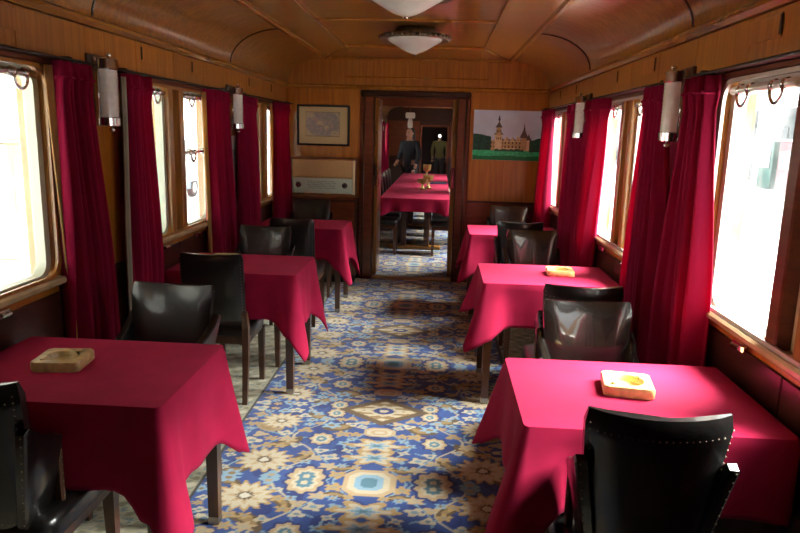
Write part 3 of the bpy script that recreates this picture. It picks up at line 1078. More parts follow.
def make_cloth(x0, x1, y0, y1, zt, drop, seed, wall=None, corner=1.55, flare=.13, aisle=0.0):
    """square cloth laid over a table; the corners fall in pointed folds"""
    r = random.Random(seed)
    cx, cy = (x0 + x1) / 2, (y0 + y1) / 2
    a, b = (x1 - x0) / 2 + .006, (y1 - y0) / 2 + .006
    per = []          # (px,py,nx,ny,cornerness, valley)
    NS = 22
    rad = .018
    corners = [(a, -b, -90), (a, b, 0), (-a, b, 90), (-a, -b, 180)]
    CORN = []
    for k, (qx, qy, a0) in enumerate(corners):
        ccx, ccy = qx - math.copysign(rad, qx), qy - math.copysign(rad, qy)
        for i in range(9):
            t = i / 8
            an = math.radians(a0 + 90 * t)
            per.append((ccx + rad * math.cos(an), ccy + rad * math.sin(an), math.cos(an), math.sin(an), 1 - abs(2 * t - 1) * .35, k, 0.0))
        nx_, ny_, _ = corners[(k + 1) % 4]
        an = math.radians(a0 + 90)
        ex, ey = ccx + rad * math.cos(an), ccy + rad * math.sin(an)
        c2 = (nx_ - math.copysign(rad, nx_), ny_ - math.copysign(rad, ny_))
        fx, fy = c2[0] + rad * math.cos(an), c2[1] + rad * math.sin(an)
        Ln = math.hypot(fx - ex, fy - ey)
        for i in range(1, NS):
            t = i / NS
            d = min(t, 1 - t) * Ln
            c = .65 * math.exp(-(d / .085) ** 2)
            val = math.exp(-((d - .15) / .06) ** 2)
            per.append((ex + (fx - ex) * t, ey + (fy - ey) * t, math.cos(an), math.sin(an), c, k, val))
    n = len(per)
    ph = [r.uniform(0, 6) for _ in range(4)]
    cr = [r.uniform(.92, 1.10) for _ in range(4)]
    NV = 14
    m = MB()
    rings = []
    for j in range(NV + 1):
        t = j / NV
        ring = []
        for i, (px, py, nx, ny, c, k, val) in enumerate(per):
            f = c ** 1.2
            if wall and px * wall > a - .22: f *= .12
            L = drop * (1 + (corner * cr[k] - 1) * f) * (1 + .02 * math.sin(i * .23 + ph[0])) * (1 + aisle * max(0, -nx * (wall or 0)))
            s = t * L
            out = .004 + .014 * t + flare * f * t ** 1.1 - .020 * val * t + .008 * t * math.sin(i * .37 + ph[1]) + .006 * t * math.sin(i * .9 + ph[2])
            # diagonal push of the corner fold
            dx, dy = nx, ny
            if wall and (px * wall > 0) and abs(nx) > .05 and nx * wall > 0:
                out = min(out, .006 + .004 * t)
            z = zt - .006 - max(0, s)
            if j == 0: out, z = -.0, zt - .001
            elif j == 1: z = min(z, zt - .012)
            ring.append((px + dx * max(out, .003 if j else 0), py + dy * max(out, .003 if j else 0), z))
        rings.append(ring)
    # top as concentric rings down to a small quad: slight undulation
    tops = []
    for q in (.0, .25, .5, .75, .92):
        tops.append([(p[0] * q, p[1] * q, zt + (.0012 * math.sin(7 * p[0] * q + ph[0]) * math.sin(6 * p[1] * q + ph[1]))) for p in rings[0]])
    allr = tops[1:] + rings
    m.loft(allr, caps=False)
    m.f.append(tuple(range(n))); m.m.append(0)
    o = m.build('tablecloth', 'red_cloth', autos=60)
    o.location = (cx, cy, 0)
    sm = o.modifiers.new('thick', 'SOLIDIFY'); sm.thickness = .0025; sm.offset = 1
    return o


TABS = []
ORD = ['nearest', 'middle', 'farthest']
for k, (ya, yb) in enumerate(((1.915, 2.535), (3.89, 4.50), (5.84, 6.45))):
    for s in (-1, 1):
        x0, x1 = (-1.345, -.566) if s < 0 else (.562, 1.352)
        side = 'left' if s < 0 else 'right'
        t = make_table(x0, x1, ya, yb)
        tag(t, '%s wooden dining table under red cloth on the %s side' % (ORD[k], side), 'table', 'dining tables along the windows')
        dr, co, fr = {(0, -1): (.272, 1.46, .10), (0, 1): (.25, 1.5, .13), (1, -1): (.272, 1.72, .10), (1, 1): (.25, 1.5, .12), (2, -1): (.27, 1.6, .10), (2, 1): (.265, 1.5, .11)}[(k, s)]
        c = make_cloth(x0, x1, ya, yb, .757, dr, 10 * k + s, wall=s, corner=co, flare=fr, aisle={(0, -1): .24, (1, -1): .26, (2, -1): .2}.get((k, s), .06))
        tag(c, 'wine red cloth draped over the %s table on the %s side' % (ORD[k], side), 'tablecloth', 'red tablecloths of the near saloon')


# ------------------------------------------------------------------ ashtrays
def make_ashtray(loc, rz, mat, label, dead=False):
    root = empty('ashtray', loc, rz)
    tag(root, label, 'ashtray', 'stone ashtrays')
    a, h, R = .083, .036, .052
    n = 32
    outer = []
    for k in range(n):
        t = 2 * PI * (k + .5) / n
        c, s_ = math.cos(t), math.sin(t)
        q = 1 / max(abs(c), abs(s_))
        q = min(q, 1.33)
        outer.append((a * c * q, a * s_ * q))
    circ = [(R * math.cos(2 * PI * (k + .5) / n), R * math.sin(2 * PI * (k + .5) / n)) for k in range(n)]
    rg = [[(x * .97, y * .97, 0) for x, y in outer], [(x, y, .004) for x, y in outer], [(x, y, h - .005) for x, y in outer], [(x * .97, y * .97, h) for x, y in outer],
          [(x * 1.06, y * 1.06, h) for x, y in circ], [(x, y, h - .004) for x, y in circ], [(x * .92, y * .92, .016) for x, y in circ], [(x * .7, y * .7, .010) for x, y in circ]]
    MB().loft(rg).build('stone_block', mat, root, autos=40)
    for t in (PI / 4, PI / 4 + PI):
        # cigarette rests
        MB().tube([(R * .95 * math.cos(t), R * .95 * math.sin(t), h - .001), (R * 1.5 * math.cos(t), R * 1.5 * math.sin(t), h + .0005)], .006, 8).build('cigarette_rest', mat, root, smooth=True)
    return root


make_ashtray((-1.045, 2.235, .759), .12, 'marble', 'brown stone ashtray on the nearest left table')
make_ashtray((.945, 2.25, .759), -.15, 'marble_pale', 'pale honey onyx ashtray on the nearest right table')
make_ashtray((1.05, 4.215, .759), -.05, 'marble_pale', 'pale onyx ashtray on the middle right table')
make_ashtray((-1.10, 4.25, .759), .1, 'marble', 'brown stone ashtray on the middle left table behind a chair')


# ------------------------------------------------------------------ chairs
def back_mesh(w_top, w_bot, z0, z1, y0, y1, th, curve, sag=0.0):
    """upholstered back: bottom at (y0,z0), top at (y1,z1); front faces +y; rounded edges; concave towards the sitter"""
    m = MB()
    rings = []
    nz, nx = 12, 11
    for j in range(nz + 1):
        t = j / nz
        # rounded top and bottom: thickness shrinks
        e = 1.0
        if t > .9: e = math.sqrt(max(.12, 1 - ((t - .9) / .1) ** 2 * .85))
        if t < .06: e = .7
        w_ = (w_bot + (w_top - w_bot) * t) / 2
        if t > .93: w_ -= .010 * ((t - .93) / .07) ** 2
        z = z0 + (z1 - z0) * t
        yc = y0 + (y1 - y0) * t
        fr, bk = [], []
        for i in range(nx + 1):
            q = -1 + 2 * i / nx
            cv = curve * (q * q)
            ed = math.sqrt(max(0.10, 1 - abs(q) ** 6 * .85))
            zz = z - sag * (1 - q * q) * max(0, t - .5) * 2
            pad = .012 * (1 - q * q) * math.sin(PI * min(1, t * 1.02))
            fr.append((q * w_, yc + cv + th / 2 * e * ed + pad, zz))
            bk.append((q * w_, yc + cv - th / 2 * e * ed, zz))
        rings.append(fr + bk[::-1])
    m.loft(rings)
    return m


def nails(path, r=.0036):
    m = MB()
    for p in path:
        m.add([(p[0] + r, p[1], p[2]), (p[0] - r, p[1], p[2]), (p[0], p[1], p[2] + r), (p[0], p[1], p[2] - r), (p[0], p[1] - r * .8, p[2]), (p[0], p[1] + r * .8, p[2])],
              [(0, 2, 4), (2, 1, 4), (1, 3, 4), (3, 0, 4), (2, 0, 5), (1, 2, 5), (3, 1, 5), (0, 3, 5)])
    return m


def make_armchair(mat='black_leather'):
    """faces +y; origin on the floor under the seat"""
    root = empty('armchair')
    b = back_mesh(.385, .320, .44, .915, -.205, -.290, .066, .030, .012).build('backrest', mat, root, autos=50)
    pth = []
    for t in np.linspace(.04, .95, 22):
        w_ = (.320 + .065 * t) / 2
        yc = -.205 - .08 * t + .030 - .034
        for sx in (-1, 1): pth.append((sx * (w_ - .010), yc, .44 + .465 * t))
    for q in np.linspace(-.9, .9, 20):
        pth.append((q * .178, -.278 + .03 * q * q - .034, .862 - .012 * (1 - q * q)))
        pth.append((q * .158, -.208 + .03 * q * q - .034, .462))
    nl = nails(pth).build('nail_trim', 'nail_metal', b)
    tag(nl, kind='stuff')
    # seat
    rings = []
    for z, k in ((.385, .94), (.395, 1.0), (.435, 1.0), (.452, .985), (.464, .93), (.468, .80)):
        rings.append([(p[0] * k, p[1] * k, z) for p in rrect(.43, .44, .05)])
    s_ = MB().loft(rings).build('seat', mat, root, autos=50)
    MB().cbox(-.205, .205, -.20, .20, .345, .388, .006).build('seat_rail', 'leg_wood', root)
    for sx in (-1, 1):
        # upholstered arm panel that rises to the back
        x0, x1 = sx * .178, sx * .212
        prof = [(-.290, .772), (-.268, .782), (-.215, .745), (-.16, .712), (-.115, .698), (-.095, .684), (-.095, .46), (-.11, .42), (-.20, .42), (-.235, .46)]
        m = MB()
        def inset(k): return [((y + .15) * k - .15, (z - .60) * k + .60) for y, z in prof]
        tp = lambda x, z: x - sx * max(0, .74 - z) * .20
        rr = [[(tp(x0, z), y, z) for y, z in inset(.95)], [(tp(x0 + (x1 - x0) * .15, z), y, z) for y, z in prof], [(tp(x0 + (x1 - x0) * .85, z), y, z) for y, z in prof], [(tp(x1, z), y, z) for y, z in inset(.95)]]
        m.loft(rr)
        arm = m.build('arm', mat, root, autos=40)
        xm = sx * .200
        pth = [(xm - sx * .045 * t, -.294 + .05 * t, .770 - .30 * t) for t in np.linspace(0.02, 1, 12)]
        pth += [(sx * .190, -.092, z) for z in np.linspace(.48, .66, 8)]
        tag(nails(pth).build('nail_trim', 'nail_metal', arm), kind='stuff')
        MB().cbox(min(sx * .160, sx * .190), max(sx * .160, sx * .190), -.100, -.080, .40, .685, .006).build('arm_post', 'leg_wood', arm)
    for sx in (-1, 1):
        for ya, yb, h in ((.185, .19, 0), (-.19, -.26, 1)):
            def sq(y, z, h_): return [(sx * .19 - h_, y - h_, z), (sx * .19 + h_, y - h_, z), (sx * .19 + h_, y + h_, z), (sx * .19 - h_, y + h_, z)]
            MB().loft([sq(yb, 0, .014), sq((ya + yb) / 2, .2, .018), sq(ya, .37, .021)]).build('leg', 'leg_wood', root)
    return root


def make_side_chair(mat='black_leather'):
    root = empty('side_chair')
    b = back_mesh(.365, .365, .50, .905, -.215, -.262, .050, .012, .004).build('backrest', mat, root, autos=50)
    pth = []
    for t in np.linspace(.04, .95, 20):
        yc = -.215 - .047 * t + .012 - .028
        for sx in (-1, 1): pth.append((sx * .172, yc, .50 + .405 * t))
    tag(nails(pth, .003).build('nail_trim', 'nail_metal', b), kind='stuff')
    rings = []
    for z, k in ((.400, .95), (.408, 1.0), (.445, 1.0), (.460, .98), (.470, .90)):
        rings.append([(p[0] * k, p[1] * k, z) for p in rrect(.40, .41, .03)])
    MB().loft(rings).build('seat', mat, root, autos=50)
    MB().cbox(-.19, .19, -.19, .19, .350, .402, .005).build('seat_rail', 'leg_wood', root)
    for sx in (-1, 1):
        def sq(y, z, h_): return [(sx * .178 - h_, y - h_, z), (sx * .178 + h_, y - h_, z), (sx * .178 + h_, y + h_, z), (sx * .178 - h_, y + h_, z)]
        MB().loft([sq(.18, 0, .015), sq(.175, .37, .02)]).build('leg', 'leg_wood', root)
        MB().loft([sq(-.245, 0, .014), sq(-.205, .30, .018), sq(-.200, .46, .019), sq(-.222, .56, .015)]).build('leg', 'leg_wood', root)
    return root


ac = make_armchair()
acb = make_armchair('brown_black_leather')
sc_ = make_side_chair()
used = set()


def put_chair(proto, x, yback, facing, label, zr=0.0):
    """yback: where the top of the back stands"""
    o = proto if proto.name not in used else copy_tree(proto)
    used.add(proto.name)
    off = .285 if 'arm' in proto.name else .262
    if facing > 0:
        o.location = (x, yback + off, 0); o.rotation_euler = (0, 0, zr)
    else:
        o.location = (x, yback - off, 0); o.rotation_euler = (0, 0, PI + zr)
    tag(o, label, 'chair', 'black leather chairs at the dining tables')


put_chair(ac, .877, 1.675, 1, 'black studded armchair in the right foreground, seen from behind', -.02)
put_chair(ac, -1.035, 1.655, 1, 'black studded armchair in the left foreground corner, cut by the frame')
put_chair(acb, .940, 2.92, -1, 'shiny black leather chair facing the camera behind the nearest right table', .02)
put_chair(ac, -.925, 2.93, -1, 'glossy black leather chair facing the camera behind the nearest left table', -.08)
put_chair(ac, .985, 3.19, 1, 'black studded chair back just behind the shiny facing chair, right side')
put_chair(sc_, -1.010, 3.70, 1, 'square-backed black side chair in front of the middle left table', .02)
put_chair(acb, .985, 5.12, -1, 'black leather chair facing the camera behind the middle right table')
put_chair(ac, -.980, 4.86, -1, 'black leather chair facing the camera behind the middle left table')
put_chair(ac, .955, 5.56, 1, 'black chair back in front of the farthest right table')
put_chair(sc_, -.905, 5.36, 1, 'square-backed black chair in front of the farthest left table')
put_chair(acb, .985, 6.93, -1, 'grey-black leather chair below the castle picture by the end wall')
put_chair(ac, -.985, 6.86, -1, 'dark leather chair in the far left corner under the radio', .12)

# ------------------------------------------------------------------ radio on its cabinet
ck = empty('radio_cabinet', (-.96, 7.19, 0))
tag(ck, 'low dark wooden cabinet carrying the old radio in the far left corner', 'cabinet')
MB().cbox(-.37, .36, -.115, .11, .06, .895, .006).build('body', 'dark_mahogany', ck)
MB().cbox(-.385, .375, -.13, .12, .895, .918, .006).build('top_board', 'red_mahogany', ck)
for a, b in ((-.36, -.012), (.002, .35)):
    d = MB().cbox(a, b, -.127, -.114, .09, .87, .004).build('door', 'red_mahogany', ck)
    MB().lathe([(.004, 0), (.011, -.008), (.011, -.014), (.002, -.018)], 10, (b - .03 if a < -.1 else a + .03, -.127, .52), 'y').build('knob', 'brass', d, smooth=True)
MB().cbox(-.36, .35, -.10, .10, 0, .06, .004).build('plinth', 'dark_slot', ck)

rd = empty('radio', (-.955, 7.185, .919))
tag(rd, 'old tabletop valve radio with tan speaker cloth and pale green dial', 'radio')
W2 = .345
m = MB()
m.cbox(-W2, W2, -.08, .12, 0, .405, .012)
m.build('case', 'radio_wood', rd)
for nm, x0, x1, z0, z1 in (('case_rim', -W2, W2, .385, .405), ('case_rim', -W2, W2, 0, .028), ('case_rim', -W2, -W2 + .018, .028, .385)):
    MB().cbox(x0, x1, -.105, -.078, z0, z1, .006).build(nm, 'radio_wood', rd)
MB().cbox(W2 - .026, W2, -.106, -.078, .028, .385, .006).build('side_trim', 'ivory_plastic', rd)
MB().cbox(-W2 + .020, W2 - .028, -.090, -.078, .205, .383, .003).build('speaker_panel', 'speaker_cloth', rd)
MB().cbox(-W2 + .020, W2 - .028, -.094, -.078, .196, .204, .002).build('divider', 'brass', rd)
dl = MB().cbox(-W2 + .020, W2 - .028, -.090, -.078, .034, .194, .003).build('dial_panel', 'dial_glass', rd)
m = MB()
for k in range(5):
    z = .085 + k * .018
    for j in range(12):
        x = -.16 + j * .025 + .006 * (k % 2)
        m.box(x, x + .010 + .006 * ((j + k) % 3), -.0915, -.0895, z, z + .006)
tag(m.build('dial_print', 'dial_ink', dl), kind='stuff')
for x in (-.255, .235):
    MB().lathe([(.030, 0), (.030, -.006), (.024, -.010), (.022, -.028), (.018, -.032), (.002, -.032)], 20, (x, -.088, .120), 'y').build('tuning_knob', 'dark_knob', rd, autos=40)
    MB().lathe([(.010, -.031), (.010, -.035), (.002, -.036)], 12, (x, -.088, .120), 'y').build('knob_cap', 'chrome', rd, autos=40)
m = MB()
for x in (-.10, -.085, .0, .015): m.cbox(x, x + .012, -.097, -.090, .222, .232, .002)
m.cbox(-.07, -.02, -.095, -.090, .225, .230, .002)
m.build('badge', 'brass', rd)
for x in (-.16, .05):
    MB().cbox(x - .03, x + .03, -.100, -.088, .032, .046, .003).build('key_row', 'ivory_plastic', rd)


# ------------------------------------------------------------------ pictures
def img_grid(name, x0, x1, z0, z1, y, func, parent, nx=180, nz=120, mat='printed_board'):
    xs = np.linspace(x0, x1, nx); zs = np.linspace(z0, z1, nz)
    X, Z = np.meshgrid(xs, zs)
    P = np.stack([X, np.full_like(X, y), Z], -1)
    U, V = np.meshgrid(np.linspace(0, 1, nx), np.linspace(0, 1, nz))
    return color_grid(name, P, None, func(U, V), mat, parent)


def vnoise(U, V, f, seed=0):
    r = np.random.default_rng(seed)
    g = r.random((64, 64))
    x, y = U * f, V * f
    xi, yi = np.floor(x).astype(int) % 63, np.floor(y).astype(int) % 63
    fx, fy = x - np.floor(x), y - np.floor(y)
    fx, fy = fx * fx * (3 - 2 * fx), fy * fy * (3 - 2 * fy)
    return (g[yi, xi] * (1 - fx) + g[yi, xi + 1] * fx) * (1 - fy) + (g[yi + 1, xi] * (1 - fx) + g[yi + 1, xi + 1] * fx) * fy


def castle(U, V):
    C = np.empty(U.shape + (3,))
    n = vnoise(U, V, 9, 1); n2 = vnoise(U, V, 34, 2)
    C[:] = lin(196, 206, 218)[None, None] * (0.86 + .16 * n[..., None]) * (0.85 + .18 * V[..., None])
    # lawn
    g = V < .24 + .02 * np.sin(U * 9)
    C[g] = (lin(56, 182, 120)[None] * (.7 + .6 * n2[g][:, None]))
    g2 = V < .07 + .03 * n
    C[g2] = lin(24, 112, 66)
    # castle walls
    wall, roof, dark, tan = lin(176, 150, 100), lin(88, 82, 72), lin(64, 54, 40), lin(206, 184, 138)
    def rect(a, b, c, d, col, k=.25):
        q = (U > a) & (U < b) & (V > c) & (V < d)
        C[q] = col[None] * (1 - k / 2 + k * n2[q][:, None])
    def tri(cx, hw, z0, z1, col):
        q = (V > z0) & (V < z1) & (np.abs(U - cx) < hw * (z1 - V) / (z1 - z0))
        C[q] = col[None] * (.8 + .4 * n2[q][:, None])
    rect(.22, .80, .20, .40, wall)
    for k in range(11): rect(.24 + k * .05, .258 + k * .05, .25, .30, dark); rect(.24 + k * .05, .258 + k * .05, .33, .37, dark)
    q = (U > .38) & (U < .80) & (V > .40) & (V < .47 - .05 * np.abs(np.sin(U * 40)))
    C[q] = roof
    rect(.30, .40, .20, .52, tan); tri(.35, .065, .52, .62, roof)
    rect(.315, .385, .50, .66, wall); tri(.35, .05, .66, .78, roof); rect(.342, .358, .74, .82, roof); tri(.35, .018, .80, .92, dark)
    for a in (.32, .345, .37): rect(a, a + .012, .42, .47, dark); rect(a, a + .012, .56, .61, dark)
    for c, h in ((.46, .50), (.54, .47), (.62, .52)): tri(c, .035, .38, h, tan); tri(c, .02, .40, h - .03, wall)
    rect(.66, .74, .20, .48, wall); tri(.70, .06, .46, .66, roof); tri(.70, .012, .62, .76, dark)
    rect(.74, .79, .20, .42, tan); tri(.765, .035, .42, .54, roof)
    rect(.42, .64, .20, .25, tan)
    # trees
    t1 = (U < .25) & (V > .20) & (V < .42 + .14 * vnoise(U, V, 14, 5) - .30 * np.maximum(0, U - .14))
    C[t1] = lin(22, 62, 42)[None] * (.5 + 1.0 * n2[t1][:, None])
    t2 = (U > .78) & (V > .18) & (V < .36 + .20 * vnoise(U, V, 12, 6) - .6 * np.maximum(0, .84 - U))
    C[t2] = lin(24, 66, 46)[None] * (.5 + 1.0 * n2[t2][:, None])
    t3 = (U > .30) & (U < .70) & (V > .18) & (V < .205 + .04 * vnoise(U, V, 30, 7))
    C[t3] = lin(34, 92, 58)
    return C


pc = empty('castle_picture', (0, 0, 0))
tag(pc, 'large unframed picture of a castle on a green lawn, right of the doorway', 'picture')
MB().box(.612, 1.375, YE - .028, YE - .011, 1.345, 1.862).build('canvas_board', 'white_frame', pc)
img_grid('printed_view', .613, 1.374, 1.346, 1.861, YE - .0285, castle, pc)


def old_map(U, V):
    C = np.empty(U.shape + (3,))
    C[:] = lin(196, 170, 122)
    n = vnoise(U, V, 7, 21); n2 = vnoise(U, V, 22, 22); n3 = vnoise(U, V, 40, 23)
    q = (U > .14) & (U < .84) & (V > .20) & (V < .86)
    C[q] = lin(186, 164, 128)
    f = q & (n > .42) & (np.hypot((U - .5) / .36, (V - .54) / .34) < 1)
    C[f] = (lin(150, 138, 128)[None] * (.8 + .4 * n2[f][:, None]))
    f2 = q & (n2 > .62) & (np.hypot((U - .5) / .34, (V - .55) / .32) < 1)
    C[f2] = lin(170, 140, 126)
    f3 = q & (n3 > .75)
    C[f3] = lin(136, 130, 122)
    e = q & ((U < .15) | (U > .83) | (V < .215) | (V > .845))
    C[e] = lin(140, 118, 84)
    return C


fp = empty('framed_print', (0, 0, 0))
tag(fp, 'dark framed print with tan mat hanging above the radio', 'picture')
x0, x1, z0, z1 = -1.272, -.706, 1.443, 1.872
m = MB()
yo = rrect(x1 - x0, z1 - z0, .004, 2); yi = rrect(x1 - x0 - .044, z1 - z0 - .044, .003, 2)
n = len(yo)
def PF(p, y): return ((x0 + x1) / 2 + p[0], y, (z0 + z1) / 2 + p[1])
ya, yb = YE - .034, YE - .011
vs = [PF(p, ya) for p in yo] + [PF(p, ya) for p in yi] + [PF(p, yb) for p in yo] + [PF(p, yb) for p in yi]
fs = []
for i in range(n):
    j = (i + 1) % n
    fs += [(i, j, n + j, n + i), (2 * n + i, 3 * n + i, 3 * n + j, 2 * n + j), (i, 2 * n + i, 2 * n + j, j), (n + i, n + j, 3 * n + j, 3 * n + i)]
m.add(vs, fs)
m.build('frame', 'dark_slot', fp)
img_grid('matted_print', x0 + .02, x1 - .02, z0 + .02, z1 - .02, YE - .020, old_map, fp, 140, 100)

# white framed picture on the left wall between the curtains
lp = empty('white_framed_picture', (0, 0, 0))
tag(lp, 'white framed grey picture on the left wall below the farther lamp', 'picture')
m = MB()
cy, cz = 5.33, 1.245
ring_frame(m, rrect(.40, .60, .004, 2), rrect(.34, .54, .003, 2), -1.392, -1.368, cy, cz)
m.build('frame', 'white_frame', lp)
xs = np.linspace(cy - .172, cy + .172, 60); zs = np.linspace(cz - .272, cz + .272, 90)
Yg, Zg = np.meshgrid(xs, zs)
Ug, Vg = np.meshgrid(np.linspace(0, 1, 60), np.linspace(0, 1, 90))
Cg = np.empty(Ug.shape + (3,)); Cg[:] = lin(196, 192, 186)
q = (Ug > .16) & (Ug < .84) & (Vg > .14) & (Vg < .86)
nn = vnoise(Ug, Vg, 12, 31)
Cg[q] = lin(140, 134, 136)[None] * (.8 + .4 * nn[q][:, None])
q2 = q & (Vg < .45) & (nn > .4)
Cg[q2] = lin(104, 98, 104)
color_grid('print', np.stack([np.full_like(Yg, -1.378), Yg, Zg], -1), None, Cg, 'printed_board', lp)

# ------------------------------------------------------------------ far saloon furniture
lt = empty('long_table', (-.04, 11.6, 0))
tag(lt, 'long conference table under red cloth seen through the doorway', 'table')
MB().cbox(-.44, .44, -2.72, 2.9, .72, .748, .006).build('tabletop', 'leg_wood', lt)
for y in (-2.2, 0.1, 2.4):
    lg = MB().cbox(-.20, -.12, y - .05, y + .05, .05, .72, .008).build('leg', 'leg_wood', lt)
    MB().cbox(.12, .20, y - .05, y + .05, .05, .72, .008).build('leg', 'leg_wood', lt)
    MB().cbox(-.38, .36, y - .05, y + .05, .0, .06, .012).build('foot_beam', 'frame_oak', lt)
cf = make_cloth(-.49, .41, 8.88, 14.5, .757, .17, 77, corner=1.5, flare=.05)
tag(cf, 'long red cloth over the far saloon table', 'tablecloth')
fold = tag(MB().cbox(.04, .40, 11.55, 11.95, .762, .774, .004).build('sheet', 'black_rail'), 'dark blue thin slab lying on the long far table', 'sheet')  # thin dark blue slab across the right half of the cloth


def candle_stand(x, y, k):
    root = empty('glass_holder', (x, y, .7625))
    tag(root, ['short amber glass holder nearest on the long far table', 'amber glass holder in the middle of the long far table', 'tall amber glass holder farthest along the long table'][k], 'glass', 'amber glasses on the far table')
    h = (.16, .2, .26)[k]
    MB().lathe([(.07, 0), (.075, .006), (.03, .02), (.016, .05), (.016, h * .45), (.03, h * .5)], 16).build('stem', 'gold_metal', root, autos=40)
    MB().lathe([(.03, h * .5), (.07, h * .6), (.085, h), (.075, h), (.06, h * .62), (.004, h * .55)], 16).build('bowl', 'amber_glass', root, autos=40)


candle_stand(.02, 10.35, 0)
candle_stand(.10, 10.62, 1)
candle_stand(.03, 12.9, 2)
ROWN = ['first', 'second', 'third', 'fourth', 'fifth', 'sixth', 'seventh', 'eighth', 'ninth']
for k in range(8):
    for s in (-1, 1):
        o = copy_tree(sc_)
        y = 9.05 + k * .60
        o.location = (-.04 + s * .43, y, 0)
        o.rotation_euler = (0, 0, (-PI / 2 if s < 0 else PI / 2))
        tag(o, 'black chair tucked under the %s side of the long far table, %s from the doorway' % ('left' if s < 0 else 'right', ROWN[k]), 'chair', 'chairs along the far table')
# hanging globe-less pendant above the far end
pl = empty('pendant_lamp', (-.39, 14.6, 0))
tag(pl, 'small white lamp hanging from the ceiling at the far end', 'lamp')
MB().cbox(-.10, .10, -.05, .05, 1.90, 2.02, .02).build('holder', 'frosted_glass', pl)
MB().lathe([(.03, 1.90), (.045, 1.87), (.055, 1.76), (.045, 1.70), (.004, 1.69)], 16).build('glass_shade', 'frosted_glass', pl, smooth=True)
MB().tube([(0, 0, 2.0), (0, 0, 2.36)], .008, 6).build('rod', 'aged_chrome', pl)
bl = empty('flash_dot', (.235, YF + .16, 1.52))  # glowing globe on a stem, added in place of a camera flash reflection
tag(bl, 'small glowing globe standing in for a camera flash in the far passage', 'lamp')
MB().lathe([(.004, -.035), (.022, -.028), (.032, 0), (.024, .026), (.012, .04)], 14, (0, 0, 0)).build('glass', 'flash_glow', bl, smooth=True)
MB().lathe([(.012, .04), (.014, .05), (.014, .24)], 10).build('flash_stem', 'dark_slot', bl, smooth=True)


# ------------------------------------------------------------------ people at the far end
def skin_mesh(name, joints, edges, mat, parent, sub=2, root_i=0):
    me = bpy.data.meshes.new(name)
    me.from_pydata([j[0] for j in joints], edges, [])
    o = bpy.data.objects.new(name, me)
    COL.objects.link(o)
    if parent is not None: o.parent = parent
    o.modifiers.new('skin', 'SKIN')
    sd_ = o.data
    if not sd_.skin_vertices:
        bpy.context.view_layer.objects.active = o
        bpy.ops.mesh.customdata_skin_add()
    for i, j in enumerate(joints):
        r = j[1]
        sd_.skin_vertices[0].data[i].radius = r if isinstance(r, tuple) else (r, r)
        sd_.skin_vertices[0].data[i].use_root = (i == root_i)
    sb = o.modifiers.new('sub', 'SUBSURF'); sb.levels = sub; sb.render_levels = sub
    me.materials.append(MAT[mat])
    for p in me.polygons: p.use_smooth = True
    return o


